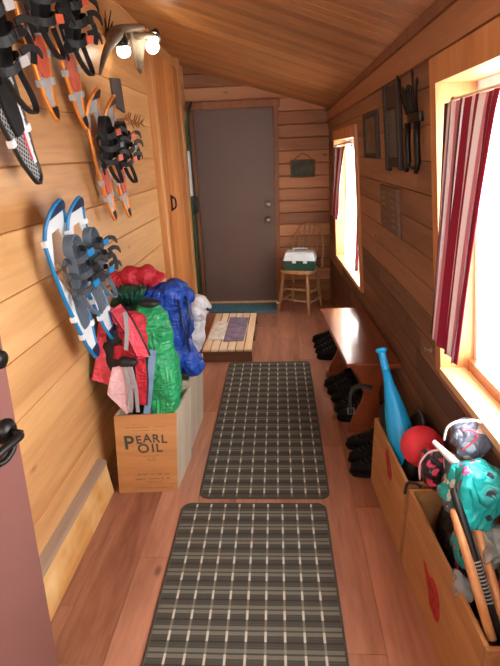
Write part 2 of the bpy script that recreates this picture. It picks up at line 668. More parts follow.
def zleft(y):
    return 2.385 + 0.07 * min(1.0, max(0.0, (5.2 - y) / 2.5))


# floor: staggered planks
mb = MB()
x = -1.0
row = 0
while x < 0.85:
    y = YF - random.random() * 1.2
    while y < YB:
        L_ = 1.22
        a, b = max(y, YF), min(y + L_, YB + 0.02)
        if b > a + 0.01:
            t = random.random()
            g_ = 0.0007
            mb.hexa([(x + g_, a + g_, -0.02), (x + 0.19 - g_, a + g_, -0.02), (x + 0.19 - g_, b - g_, -0.02), (x + g_, b - g_, -0.02),
                     (x + g_, a + g_, 0), (x + 0.19 - g_, a + g_, 0), (x + 0.19 - g_, b - g_, 0), (x + g_, b - g_, 0)], t)
        y += L_
    x += 0.19
mb.box((-0.08, (YF + YB) / 2, -0.03), (1.9, YB - YF, 0.02), t=0.2)
tag(mb.build('floor', M['floor']), kind='structure')

# left wall: wide boards with eased edges
mb = MB()
z = -0.105
while z < 2.55:
    t = random.random()
    z1 = z + 0.207
    prof = [(XL - 0.004, z), (XL, z + 0.004), (XL, z1 - 0.004), (XL - 0.004, z1)]
    for (xa_, za), (xb_, zb) in zip(prof, prof[1:]):
        mb.quad((xa_, YF, za), (xa_, YB, za), (xb_, YB, zb), (xb_, YF, zb), t)
    mb.quad((XL - 0.004, YF, z1), (XL - 0.004, YB, z1), (XL - 0.012, YB, z1 + 0.0005), (XL - 0.012, YF, z1 + 0.0005), 0)
    mb.quad((XL - 0.012, YF, z1 + 0.0005), (XL - 0.012, YB, z1 + 0.0005), (XL - 0.004, YB, z1 + 0.003), (XL - 0.004, YF, z1 + 0.003), 0)
    z += 0.21
mb.quad((XL - 0.06, YF, -0.1), (XL - 0.06, YB, -0.1), (XL - 0.06, YB, 2.6), (XL - 0.06, YF, 2.6))
tag(mb.build('wall_left', M['left_wood'], recalc=False), kind='structure')

# back wall: narrow boards
mb = MB()
z = 0.0
while z < 2.5:
    t = random.random()
    h = 0.122
    mb.quad((-1.0, YB, z + 0.006), (0.75, YB, z + 0.006), (0.75, YB, z + h - 0.008), (-1.0, YB, z + h - 0.008), t)
    mb.quad((-1.0, YB + 0.012, z), (0.75, YB + 0.012, z), (0.75, YB, z + 0.006), (-1.0, YB, z + 0.006), t)
    mb.quad((-1.0, YB, z + h - 0.008), (0.75, YB, z + h - 0.008), (0.75, YB + 0.012, z + h), (-1.0, YB + 0.012, z + h), t)
    z += h
mb.quad((-1.05, YB + 0.05, 0), (0.8, YB + 0.05, 0), (0.8, YB + 0.05, 2.55), (-1.05, YB + 0.05, 2.55))
tag(mb.build('wall_back', M['back_wood'], recalc=False), kind='structure')

# window openings in the right wall (y0, y1, z0, z1)
NEAR, FAR = (0.30, 1.69, 0.80, 1.765), (3.46, 4.62, 0.635, 1.655)
mb = MB()
z = 0.0
k = 0
while z < 1.96:
    z1 = min(z + 0.118, 1.97)
    t0 = random.random()
    ys = [YF]
    yy = YF + random.uniform(0.5, 1.6)
    while yy < YB:
        ys.append(yy)
        yy += random.uniform(1.2, 2.4)
    ys += [YB + 0.02]
    for ya0, yb0 in zip(ys, ys[1:]):
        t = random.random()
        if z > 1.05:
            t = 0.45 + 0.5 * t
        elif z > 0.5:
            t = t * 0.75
        cuts = sorted({ya0, yb0} | {q for q in (NEAR[0], NEAR[1], FAR[0], FAR[1], 2.0, 2.5, 3.0, 1.0, 0.5) if ya0 < q < yb0})
        for a, b in zip(cuts, cuts[1:]):
            spans = [(z, z1)]
            for o in (NEAR, FAR):
                if a >= o[0] - 1e-6 and b <= o[1] + 1e-6:
                    ns = []
                    for s0, s1 in spans:
                        if s1 <= o[2] or s0 >= o[3]:
                            ns.append((s0, s1))
                        else:
                            if s0 < o[2]:
                                ns.append((s0, o[2]))
                            if s1 > o[3]:
                                ns.append((o[3], s1))
                    spans = ns
            for s0, s1 in spans:
                e0, e1 = s0 + (0.003 if s0 == z else 0), s1 - (0.003 if s1 == z1 else 0)
                if e1 - e0 < 0.001:
                    continue
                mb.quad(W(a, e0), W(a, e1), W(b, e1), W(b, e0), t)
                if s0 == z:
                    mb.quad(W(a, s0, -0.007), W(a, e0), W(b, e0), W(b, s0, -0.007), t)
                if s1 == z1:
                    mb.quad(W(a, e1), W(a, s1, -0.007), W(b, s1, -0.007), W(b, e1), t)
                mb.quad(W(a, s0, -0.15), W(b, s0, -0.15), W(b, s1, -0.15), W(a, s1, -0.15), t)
    z = z1
tag(mb.build('wall_right', M['right_wood'], recalc=False), kind='structure')

# front wall behind the camera, with an unseen opening added for front light
mb = MB()
mb.box((-0.8, YF - 0.05, 1.25), (0.5, 0.1, 2.6), t=0.5)
mb.box((0.60, YF - 0.05, 1.25), (0.6, 0.1, 2.6), t=0.4)
mb.box((-0.125, YF - 0.05, 0.65), (0.85, 0.1, 1.4), t=0.6)
mb.box((-0.125, YF - 0.05, 2.275), (0.85, 0.1, 0.55), t=0.3)
tag(mb.build('wall_front', M['back_wood']), kind='structure')

# ceiling: narrow boards running down the slope
mb = MB()
y = YF - 0.1
while y < YB + 0.05:
    t = random.random()
    b = y + 0.088
    def cz(xx, yy):
        return lerp(zleft(yy), 1.955, (xx + 0.95) / 1.43)
    prof = ((y + 0.002, 0.0), (b - 0.002, 0.0), (b, 0.005), (b + 0.002, 0.0))
    for (ua, la), (ub, lb) in zip(prof, prof[1:]):
        mb.quad((-1.0, ua, cz(-1.0, ua) + la), (-1.0, ub, cz(-1.0, ub) + lb), (0.66, ub, cz(0.66, ub) + lb), (0.66, ua, cz(0.66, ua) + la), t)
    y = b
for a, b in (((-1.06, YF - 0.1, 2.62), (0.8, YF - 0.1, 2.0)), ((0.8, YF - 0.1, 2.0), (0.8, YB + 0.06, 2.0)), ((0.8, YB + 0.06, 2.0), (-1.06, YB + 0.06, 2.62)), ((-1.06, YB + 0.06, 2.62), (-1.06, YF - 0.1, 2.62))):
    lo_ = lambda p_: (p_[0], p_[1], p_[2] - 0.14)
    mb.quad(lo_(a), lo_(b), b, a)
mb.quad((-1.06, YF - 0.1, 2.62), (0.8, YF - 0.1, 2.0), (0.8, YB + 0.06, 2.0), (-1.06, YB + 0.06, 2.62))
tag(mb.build('ceiling', M['ceil_wood'], recalc=False), kind='structure')

# trims
mb = MB()
wallbox(mb, YF, YB, 1.845, 1.96, 0.0, 0.022, 0.6, 12)
tag(mb.build('trim_1', M['trim_wood_y']), kind='structure')
mb = MB()
wallbox(mb, YF, YB, 1.93, 1.965, 0.022, 0.034, 0.2, 12)
tag(mb.build('trim_2', M['casing_wood']), kind='structure')
mb = MB()
mb.hexa([(XL, YF, 0), (-0.868, YF, 0), (-0.868, 1.96, 0), (XL, 1.96, 0), (XL, YF, 0.17), (-0.885, YF, 0.168), (-0.885, 1.96, 0.168), (XL, 1.96, 0.17)], 0.5, 0.003)
bbl = tag(mb.build('baseboard_left', M['base_wood']), kind='structure')
mb = MB()
mb.hexa([(XL, YF, 0.1705), (-0.882, YF, 0.1685), (-0.882, 1.965, 0.1685), (XL, 1.965, 0.1705), (XL, YF, 0.194), (-0.882, YF, 0.188), (-0.882, 1.965, 0.188), (XL, 1.965, 0.194)], 0.5, 0.003)
mb.build('cap_board', M['grey_board'], bbl)


# windows ----------------------------------------------------------
def window(name, o, depth, mull):
    y0, y1, z0, z1 = o
    root = MB()
    cw = 0.062
    # face casing: sides, head
    wallbox(root, y1, y1 + cw, z0 - 0.03, z1 + 0.075, 0, 0.018, 0.5)
    wallbox(root, y0 - cw, y0, z0 - 0.03, z1 + 0.075, 0, 0.018, 0.4)
    wallbox(root, y0, y1, z1, z1 + 0.075, 0, 0.019, 0.6, 4)
    # jambs and head lining through the wall
    wallbox(root, y1, y1 + 0.018, z0, z1, -depth, 0, 0.5)
    wallbox(root, y0 - 0.018, y0, z0, z1, -depth, 0, 0.5)
    wallbox(root, y0, y1, z1, z1 + 0.018, -depth, 0, 0.6, 4)
    w = tag(root.build(name, M['trim_wood']), kind='structure')
    s = MB()
    wallbox(s, y0, y1, z0 - 0.03, z0, -depth, 0.022, 0.5, 4)
    s.build('sill', M['sill_wood'], w)
    f = MB()
    d0, d1 = -depth + 0.01, -depth + 0.045
    wallbox(f, y0, y1, z0, z0 + 0.04, d0, d1, 0.5, 2)
    wallbox(f, y0, y1, z1 - 0.04, z1, d0, d1, 0.5, 2)
    wallbox(f, y0, y0 + 0.04, z0, z1, d0, d1, 0.5)
    wallbox(f, y1 - 0.025, y1, z0, z1, d0, d1, 0.5)
    if mull:
        ym = (y0 + y1) / 2
        wallbox(f, ym - 0.02, ym + 0.02, z0, z1, d0, d1, 0.5)
    f.build('sash', M['white_pl'], w)
    p = MB()
    wallbox(p, y0, y1, z0, z1, -depth + 0.025, -depth + 0.029, 0.5, 4)
    p.build('pane', M['glass'], w)
    return w


w1 = window('window_1', NEAR, 0.15, False)
w2 = window('window_2', FAR, 0.13, False)
mb = MB()
wallbox(mb, 0.32, 1.67, 0.80, 0.845, -0.105, -0.075, 0.5, 4)
mb.build('sash_stop', M['bench_wood'], w1)


# curtains ---------------------------------------------------------
def curtain(name, label, mat, top, bot, zt, zb, x0, waves, amp, n=90, m=26, group=None, pinch=None):
    """top, bot = (y_start, y_end) at the rod and at the hem"""
    mb_ = MB()
    grid = []
    for j in range(m + 1):
        v = j / m
        z_ = lerp(zt, zb, v)
        rowv = []
        for i in range(n + 1):
            s = i / n
            ya_ = lerp(top[0], bot[0], v)
            yb_ = lerp(top[1], bot[1], v if not pinch else v ** pinch)
            a_ = amp * (0.7 + 0.5 * v)
            xx = x0 + a_ * math.sin(s * waves * 2 * PI + 0.6 * math.sin(3 * v + s * 4)) + 0.25 * a_ * math.sin(s * waves * 4.7 * PI + v * 2)
            vv = mb_._v((xx, lerp(ya_, yb_, s + 0.25 / waves / 2 * math.sin(s * waves * 4 * PI)), z_))
            vv[mb_.strip] = s
            rowv.append(vv)
        grid.append(rowv)
    for j in range(m):
        for i in range(n):
            f = mb_.bm.faces.new((grid[j][i], grid[j][i + 1], grid[j + 1][i + 1], grid[j + 1][i]))
            f.smooth = True
    o = mb_.build(name, mat)
    sm = o.modifiers.new('thick', 'SOLIDIFY')
    sm.thickness = 0.002
    return tag(o, label, 'curtain', group)


curtain('curtain', 'burgundy and white striped curtain bunched at the edge of the near window', M['curtain'], (1.655, 1.25), (1.575, 1.31), 1.705, 0.985, 0.505, 4, 0.0085, group='striped window curtains', pinch=0.6)
curtain('curtain', 'short striped curtain at the far edge of the small far window', M['curtain'], (4.58, 3.8), (4.56, 4.2), 1.6, 1.02, 0.475, 4, 0.012, group='striped window curtains', pinch=0.8)
curtain('curtain', 'narrow striped curtain at the near edge of the small far window', M['curtain'], (3.56, 3.48), (3.57, 3.49), 1.60, 0.74, 0.548, 2, 0.010, n=40, group='striped window curtains')
curtain('sheer_curtain', 'white sheer curtain hanging across the small far window', M['sheer'], (4.5, 3.8), (4.5, 3.75), 1.6, 0.66, 0.585, 7, 0.008)


def rod(p0, p1, label):
    r = empty('curtain_rod', p0)
    tag(r, label, 'curtain rod', 'curtain rods')
    p0, p1 = V(p0), V(p1)
    d = p1 - p0
    MB().tube([V((0, 0, 0)), d], 0.006, 10).build('pole', M['steel'], r)
    MB().lathe([(0.0, -0.012), (0.011, -0.006), (0.011, 0.004), (0.006, 0.012)], Matrix.Rotation(PI / 2, 4, 'X')).build('finial', M['steel'], r, True)
    b = MB()
    b.tube([(0, -0.03, 0), (0.02, -0.03, 0.004), (0.045, -0.02, 0.0), (0.055, 0.0, -0.01), (0.05, 0.03, -0.012)], 0.005, 8)
    b.build('bracket', M['steel'], r)
    return r


rod((0.515, 1.60, 1.71), (0.522, 0.32, 1.72), 'thin steel rod carrying the striped curtain of the near window')
rod((0.475, 4.58, 1.607), (0.468, 3.45, 1.63), 'thin steel rod across the top of the small far window')

# back door ---------------------------------------------------------
d = MB()
d.box((-0.457, YB - 0.012, 1.0), (0.79, 0.03, 1.985), bevel=0.003)
door1 = tag(d.build('door_1', M['door_paint']), kind='structure')
c = MB()
c.box((-0.889, YB - 0.012, 1.03), (0.064, 0.036, 2.06), t=0.3, bevel=0.004)
c.box((-0.037, YB - 0.012, 1.03), (0.045, 0.036, 2.06), t=0.6, bevel=0.004)
c.box((-0.46, YB - 0.012, 2.03), (0.93, 0.038, 0.065), t=0.9, bevel=0.004)
c.build('casing', M['casing_wood'], door1)
MB().box((-0.457, YB - 0.03, 0.012), (0.8, 0.08, 0.024), t=0.8, bevel=0.004).build('threshold', M['sill_wood'], door1)
kb = Matrix.Translation((-0.138, YB - 0.03, 0.916)) @ Matrix.Rotation(PI / 2, 4, 'X')
MB().lathe([(0.0, -0.004), (0.030, -0.003), (0.031, 0.004), (0.014, 0.010), (0.012, 0.03), (0.026, 0.04), (0.030, 0.055), (0.022, 0.068), (0.0, 0.072)], kb).build('knob', M['steel'], door1, True)
kb = Matrix.Translation((-0.136, YB - 0.03, 1.071)) @ Matrix.Rotation(PI / 2, 4, 'X')
MB().lathe([(0.0, -0.004), (0.029, -0.003), (0.030, 0.008), (0.022, 0.016), (0.0, 0.018)], kb).build('deadbolt', M['steel'], door1, True)

# plank door in the left wall ----------------------------------------
d = MB()
nb = 5
for i in range(nb):
    a, b = lerp(3.83, 4.72, i / nb), lerp(3.83, 4.72, (i + 1) / nb)
    d.hexa([(XL + 0.001, a + 0.002, 0.01), (-0.896, a + 0.002, 0.01), (-0.896, b - 0.002, 0.01), (XL + 0.001, b - 0.002, 0.01),
            (XL + 0.001, a + 0.002, 2.3), (-0.896, a + 0.002, 2.3), (-0.896, b - 0.002, 2.3), (XL + 0.001, b - 0.002, 2.3)], random.random(), 0.003)
door2 = tag(d.build('door_2', M['door_wood']), kind='structure')
c = MB()
c.box((-0.907, 3.775, 1.2), (0.048, 0.09, 2.4), t=0.9, bevel=0.004)
c.box((-0.907, 4.775, 1.2), (0.048, 0.09, 2.4), t=0.9, bevel=0.004)
c.build('casing', M['trim_wood'], door2)
lt = MB()
p = atx(172, 203, -0.89)
lt.box(p + V((0, 0, 0.0)), (0.008, 0.035, 0.13), bevel=0.003)
lt.tube(smoothpath([p + V((0.004, 0, 0.05)), p + V((0.03, 0, 0.03)), p + V((0.03, 0, -0.03)), p + V((0.004, 0, -0.05))], 5), 0.007, 8)
lt.box(p + V((0.03, -0.05, 0.045)), (0.012, 0.07, 0.012), bevel=0.003)
lt.build('latch', M['blackmetal'], door2)

# the open entry door at the left edge
hinge, free = V((-0.905, 0.22, 0)), V((-0.756, 1.055, 0))
Md = frame(hinge, free - hinge, (0, 0, 1))          # x along the leaf, y up, z out into the hall
Md = Matrix.Translation(hinge) @ Matrix.Rotation(math.radians(3.4), 4, 'Y') @ Matrix.Translation(-hinge) @ Md
lw = (free - hinge).length
dr = empty('door_3', M=Md)
tag(dr, kind='structure')
MB().box((lw / 2, 1.01, -0.022), (lw, 1.98, 0.042), bevel=0.002).build('leaf', M['red_door'], dr)
for nm, zz, hh in (('lever', 0.965, 0), ('deadbolt', 1.165, 1)):
    q = MB()
    q.lathe([(0.0, -0.002), (0.032, 0.0), (0.033, 0.008), (0.026, 0.014), (0.024, 0.02), (0.0, 0.022)], Matrix.Translation((lw - 0.045, zz, 0)), 24)
    if hh:
        q.lathe([(0.0, 0.02), (0.022, 0.02), (0.022, 0.032), (0.0, 0.034)], Matrix.Translation((lw - 0.045, zz, 0)), 24)
    else:
        q.tube([(lw - 0.045, zz, 0.02), (lw - 0.045, zz, 0.05)], 0.010, 12)
        q.tube(smoothpath([(lw - 0.05, zz + 0.0, 0.05), (lw - 0.06, zz, 0.055), (lw - 0.11, zz, 0.055), (lw - 0.15, zz - 0.005, 0.052)], 4), 0.0105, 12)
        q.tube(smoothpath([(lw - 0.045, zz - 0.02, 0.015), (lw - 0.045, zz - 0.045, 0.02), (lw - 0.075, zz - 0.062, 0.02), (lw - 0.1, zz - 0.062, 0.015)], 5), 0.008, 10)
    q.build(nm, M['blackmetal'], dr)

# ------------------------------------------------------------------ rugs and mat
def rug(x0, x1, y0, y1, label, skew):
    r = empty('runner_rug', ((x0 + x1) / 2, (y0 + y1) / 2, 0))
    r.rotation_euler.z = skew
    tag(r, label, 'rug', 'plaid runner rugs')
    hx, hy, rad = (x1 - x0) / 2, (y1 - y0) / 2, 0.045

    def ring(e):
        pts = []
        for cx_, cy_, a0 in ((1, 1, 0), (-1, 1, 90), (-1, -1, 180), (1, -1, 270)):
            for k_ in range(7):
                a = math.radians(a0 + 15 * k_)
                pts.append((cx_ * (hx - rad) + (rad - e) * math.cos(a), cy_ * (hy - rad) + (rad - e) * math.sin(a)))
        return pts
    MB().prism(ring(0.004), 0.0005, 0.008).build('pile', M['rug'], r)
    MB().tube([(p_[0], p_[1], 0.005) for p_ in ring(0.005)], 0.0055, 6, True).build('binding', M['rug_edge'], r)


rug(-0.43, 0.213, 1.91, 3.53, 'plaid grey runner rug farther down the hall, beside the oil crate', 0.005)
rug(-0.488, 0.2, 0.34, 1.875, 'plaid grey runner rug lying nearest the camera', 0.01)
mb = MB()
mb.prism([(-0.85, 4.83), (-0.07, 4.80), (-0.07, 5.16), (-0.85, 5.16)], 0.0005, 0.012, bevel=0.003)
tag(mb.build('door_mat', M['mat_blue']), 'teal blue doormat at the foot of the taupe door', 'doormat')

# ------------------------------------------------------------------ slatted platform
pl = empty('slatted_platform', (-0.44, 4.02, 0))
tag(pl, 'low slatted platform of pale raw wood near the taupe door', 'platform')
ns = 6
for i in range(ns):
    a = lerp(-0.215, 0.19, i / ns)
    MB().box((a + 0.034, 0, 0.1), (0.058, 0.93, 0.018), t=random.random(), bevel=0.002).build('slat', M['pallet_wood'], pl)
for yy in (-0.45, 0.0, 0.45):
    MB().box((-0.012, yy, 0.0455), (0.40, 0.022, 0.09), t=0.3).build('joist', M['dark_board'], pl)
# cloth folded on it
cl = empty('folded_cloth', (-0.49, 4.04, 0.11))
tag(cl, 'flat purple grey and white cloth spread on the slatted platform', 'cloth')
mb = MB()
mb.prism([(-0.10, -0.30), (0.07, -0.29), (0.08, 0.30), (-0.10, 0.32)], 0.0, 0.008, Matrix.Translation((0.09, -0.02, 0.001)), bevel=0.003)
mb.build('purple_half', M['purple_cloth'], cl)
mb = MB()
mb.prism([(-0.12, -0.25), (0.02, -0.25), (0.01, 0.2), (-0.10, 0.22)], 0.0, 0.008, Matrix.Translation((-0.03, -0.03, 0.001)), bevel=0.003)
mb.build('white_half', M['white_cloth'], cl)


# ------------------------------------------------------------------ wooden crates
def text_mesh(body, size, ext=0.0006, sx=1.0):
    cu = bpy.data.curves.new('txt', 'FONT')
    cu.body = body
    cu.size = size
    cu.align_x = 'CENTER'
    cu.extrude = ext
    cu.offset = size * 0.018
    o = bpy.data.objects.new('txt', cu)
    COL.objects.link(o)
    bpy.context.view_layer.update()
    me = bpy.data.meshes.new_from_object(o.evaluated_get(bpy.context.evaluated_depsgraph_get()))
    bpy.data.objects.remove(o)
    for v in me.vertices:
        v.co.x *= sx
    return me


def crate(name, label, quad, h, mats, th=0.014, tilt=None, group=None):
    """open box on four floor corners: front-left, front-right, back-right, back-left"""
    q = [V((a, b, 0)) for a, b in quad]
    cen = sum(q, V()) / 4
    e = empty(name, cen)
    tag(e, label, 'crate', group)
    q = [p_ - cen for p_ in q]
    lx = V((tilt or 0.0, 0, 0))
    names = ('front_panel', 'side_panel', 'back_panel', 'side_panel')
    for i in range(4):
        a, b = q[i], q[(i + 1) % 4]
        dr_ = (b - a).normalized()
        nn = V((-dr_.y, dr_.x, 0)) * th
        if i % 2:
            a, b = a + dr_ * th, b - dr_ * th
        up_ = V((0, 0, h)) + lx
        bot = V((0, 0, 0.001))
        m_ = MB()
        m_.hexa([a + bot, b + bot, b + nn + bot, a + nn + bot, a + up_, b + up_, b + nn + up_, a + nn + up_], 0.3 + 0.15 * i, 0.002)
        m_.build(names[i], mats[i % len(mats)], e)
    m_ = MB()
    f = 0.93
    m_.hexa([p_ * f + V((0, 0, 0.012)) for p_ in q] + [p_ * f + V((0, 0, 0.024)) for p_ in q], 0.5)
    m_.build('bottom', mats[0], e)
    return e, q


PH = 0.445
pearl, pq = crate('oil_crate', 'old wooden oil crate with PEARL OIL printed on its front', [(-0.838, 1.945), (-0.542, 1.965), (-0.522, 2.255), (-0.82, 2.24)], PH,
                  [M['pearl_wood'], M['pale_wood'], M['pale_wood'], M['pale_wood']], tilt=0.034)
# printing on the front: big P, small caps, OIL below, rows of worn small print
f0, f1 = pq[0], pq[1]
ux = (f1 - f0).normalized()
uy = V((0.034, 0, PH)).normalized()
Mf = frame((f0 + f1) / 2 + V((0.017, 0, PH / 2)), ux, uy)
Mf.translation += Mf.to_3x3() @ V((0.008, -0.018, 0.0012))
S = 0.296


def put_text(parts, name, mat, parent, mtx):
    bm_ = bmesh.new()
    for body, size, px, py, sx, rot in parts:
        me = text_mesh(body, size, 0.0006, sx)
        tmp = bmesh.new()
        tmp.from_mesh(me)
        bmesh.ops.transform(tmp, matrix=mtx @ Matrix.Translation((px, py, 0)) @ Matrix.Rotation(rot, 4, 'Z'), verts=tmp.verts)
        me2 = bpy.data.meshes.new('t')
        tmp.to_mesh(me2)
        bm_.from_mesh(me2)
        tmp.free()
    me = bpy.data.meshes.new(name)
    bm_.to_mesh(me)
    bm_.free()
    me.materials.append(mat)
    o = bpy.data.objects.new(name, me)
    COL.objects.link(o)
    o.parent = parent
    return o


put_text([('P', 0.105, -0.086, 0.058, 0.95, 0.0), ('E', 0.062, -0.036, 0.086, 0.95, 0.06), ('A', 0.066, 0.004, 0.092, 0.95, 0.0), ('R', 0.064, 0.046, 0.090, 0.95, -0.02), ('L', 0.064, 0.084, 0.086, 0.95, -0.06),
          ('O', 0.070, -0.020, 0.034, 1.0, 0.0), ('I', 0.066, 0.026, 0.036, 1.0, 0.0), ('L', 0.066, 0.056, 0.036, 1.0, 0.0)], 'lettering', M['ink'], pearl, Mf)
sm = MB(Mf)
for yy, x0, x1, hh in ((0.012, -0.03, 0.05, 0.004), (0.0, -0.008, 0.026, 0.004), (-0.012, -0.012, 0.032, 0.004), (0.175, -0.1, 0.1, 0.003), (0.158, -0.09, 0.06, 0.003), (-0.095, -0.075, 0.085, 0.010), (-0.122, -0.08, 0.09, 0.009), (-0.140, -0.04, 0.045, 0.005), (-0.175, -0.09, 0.1, 0.006)):
    x_ = x0
    while x_ < x1:
        wd = random.uniform(0.004, 0.012)
        if random.random() < 0.82:
            sm.box((x_ + wd / 2, yy, 0), (wd * 0.8, hh * random.uniform(0.5, 1), 0.0008))
        x_ += wd
sm.build('worn_small_print', plain('worn_ink', rgb(138, 104, 66), 0.7, var=0.2), pearl)
crate2, _ = crate('storage_crate', 'plain pale wooden crate behind the oil crate, full of bags', [(-0.83, 2.30), (-0.535, 2.31), (-0.52, 2.69), (-0.815, 2.68)], 0.445, [M['pale_wood']], tilt=0.03)

# crates of play gear under the near window
GC = 'red marked crates under the window'


def cq(y1, y0):
    xl = lambda y_: 0.435 + (2.06 - y_) * 0.065
    return [(xl(y0), y0), (xl(y0) + 0.195, y0 + 0.012), (xl(y1) + 0.215, y1 + 0.012), (xl(y1), y1)]


CH = 0.365
ca, qa = crate('gear_crate', 'wooden crate with a small red mark, holding the blue bat', cq(2.06, 1.565), CH, [M['crate_wood']], group=GC)
cb, qb = crate('gear_crate', 'wooden crate with a large red mark, holding the sticks and teal bag', cq(1.535, 0.90), CH, [M['crate_wood']], group=GC)


def mark(crt, q, poly_list):
    a, b = q[3], q[0]                       # the hall side, far corner to near corner
    ux_ = (b - a).normalized()
    mm = frame((a + b) / 2 + V((0, 0, CH / 2)), ux_, (0, 0, 1))
    if (mm.to_3x3() @ V((0, 0, 1))).x > 0:
        pass
    mb_ = MB(mm)
    for poly in poly_list:
        mb_.prism(poly, -0.0015, 0.0015)
    mb_.build('red_mark', M['red_paint'], crt)


mark(ca, qa, [[(-0.03, 0.16), (0.0, 0.165), (0.035, 0.135), (0.075, 0.085), (0.065, 0.055), (0.02, 0.05), (-0.005, 0.085), (-0.03, 0.12)]])
mark(cb, qb, [[(-0.115, 0.04), (-0.10, 0.045), (-0.055, 0.03), (-0.03, 0.05), (0.01, 0.045), (0.035, 0.02), (0.05, -0.03), (0.045, -0.062), (0.02, -0.075), (-0.03, -0.07), (-0.05, -0.03), (-0.08, -0.01)]])
for q, crt in ((qb, cb),):
    b_ = MB()
    c0 = q[3] + V((0, 0, CH))
    b_.tube(smoothpath([c0 + V((-0.01, 0.01, -0.03)), c0 + V((0.0, 0.02, 0.012)), c0 + V((0.03, 0.015, 0.014)), c0 + V((0.05, 0.01, 0.0))], 5), 0.006, 8)
    b_.build('handle_loop', M['black'], crt)

# ------------------------------------------------------------------ bench and boots
bn = empty('bench', (0.46, 2.93, 0))
tag(bn, 'low varnished reddish wooden bench against the window wall', 'bench')
o_ = V((0.46, 2.93, 0))
BZ = 0.49
tp = [V((0.345, 2.415, 0)), V((0.634, 2.40, 0)), V((0.592, 3.42, 0)), V((0.275, 3.40, 0))]
MB().hexa([p_ - o_ + V((0, 0, BZ - 0.026)) for p_ in tp] + [p_ - o_ + V((0, 0, BZ)) for p_ in tp], 0.4, 0.005).build('top', M['bench_wood'], bn)
for yy, xc in ((2.53, 0.505), (3.28, 0.445)):
    prof = []
    for k in range(13):
        t = k / 12
        hw = 0.075 + 0.035 * math.cos(t * 2 * PI) + (0.025 if t > 0.9 else 0)
        prof.append((hw, lerp(0.035, BZ - 0.026, t)))
    poly = [(a, b) for a, b in prof] + [(-a, b) for a, b in reversed(prof)]
    ml = frame((xc - o_.x, yy - o_.y, 0), (1, 0, 0), (0, 0, 1))
    MB().prism(poly, -0.014, 0.014, ml, bevel=0.003).build('leg', M['bench_wood'], bn)
    MB().box((xc - o_.x, yy - o_.y, 0.018), (0.25, 0.06, 0.034), bevel=0.006).build('foot', M['bench_wood'], bn)
MB().hexa([V(p_) - o_ for p_ in ((0.495, 2.53, 0.19), (0.515, 2.53, 0.19), (0.455, 3.28, 0.19), (0.435, 3.28, 0.19), (0.495, 2.53, 0.26), (0.515, 2.53, 0.26), (0.455, 3.28, 0.26), (0.435, 3.28, 0.26))], 0.5, 0.003).build('stretcher', M['bench_wood'], bn)


def boot_proto():
    e = empty('winter_shoe', (0, 0, 0))
    s = MB()
    sole = [(0.0, -0.14), (0.035, -0.125), (0.045, -0.07), (0.036, 0.0), (0.04, 0.08), (0.032, 0.13), (0.0, 0.145), (-0.03, 0.13), (-0.036, 0.08), (-0.03, 0.0), (-0.04, -0.07), (-0.032, -0.125)]
    s.prism(sole, 0.001, 0.024, bevel=0.003)
    s.build('sole', M['rubber'], e)
    u = MB()
    rings = []
    for (yc, hy, hx, zz) in ((0.0, 0.135, 0.042, 0.022), (-0.0, 0.136, 0.047, 0.045), (0.01, 0.122, 0.047, 0.062), (0.04, 0.092, 0.046, 0.08), (0.06, 0.072, 0.045, 0.10), (0.066, 0.066, 0.046, 0.115), (0.066, 0.058, 0.040, 0.117), (0.066, 0.052, 0.036, 0.09), (0.066, 0.046, 0.03, 0.06)):
        rings.append([(hx * math.cos(a), yc + hy * math.sin(a), zz) for a in [2 * PI * k / 18 for k in range(18)]])
    u.rings(rings)
    u.build('upper', M['shoe_black'], e)
    l_ = MB()
    for k in range(4):
        zz = 0.068 + 0.013 * k
        yy = -0.075 + 0.022 * k
        l_.tube([(-0.022, yy, zz), (0, yy - 0.012, zz + 0.006), (0.022, yy, zz + 0.004)], 0.003, 6)
    l_.build('laces', M['dkgrey'], e)
    return e


bt = boot_proto()
GB = 'black winter shoes along the bench'
spots = [(0.475, 2.12, 'black shoe on the floor before the near bench leg, beside the gear crate'), (0.48, 2.235, 'black shoe before the near bench leg, middle one of three'),
         (0.485, 2.35, 'black shoe before the near bench leg, closest to that leg'),
         (0.47, 2.66, 'black shoe just behind the near bench leg'), (0.462, 2.775, 'black shoe under the bench, second behind the near leg'),
         (0.455, 2.89, 'black shoe under the bench, third behind the near leg'), (0.44, 3.005, 'black shoe under the bench, fourth behind the near leg'), (0.425, 3.12, 'black shoe just before the far bench leg'),
         (0.41, 3.60, 'black shoe beyond the far end of the bench, nearest the bench'), (0.405, 3.72, 'black shoe beyond the bench, second from the bench end'),
         (0.40, 3.84, 'black shoe beyond the bench, third from the bench end'), (0.395, 3.96, 'black shoe farthest down the hall, toward the chair')]
for i, (x_, y_, lab) in enumerate(spots):
    rz = -PI / 2 + 0.12 * math.sin(i * 2.1)
    o = bt if i == 0 else copy_tree(bt)
    o.location = (x_, y_, 0)
    o.rotation_euler.z = rz
    tag(o, lab, 'shoe', GB)

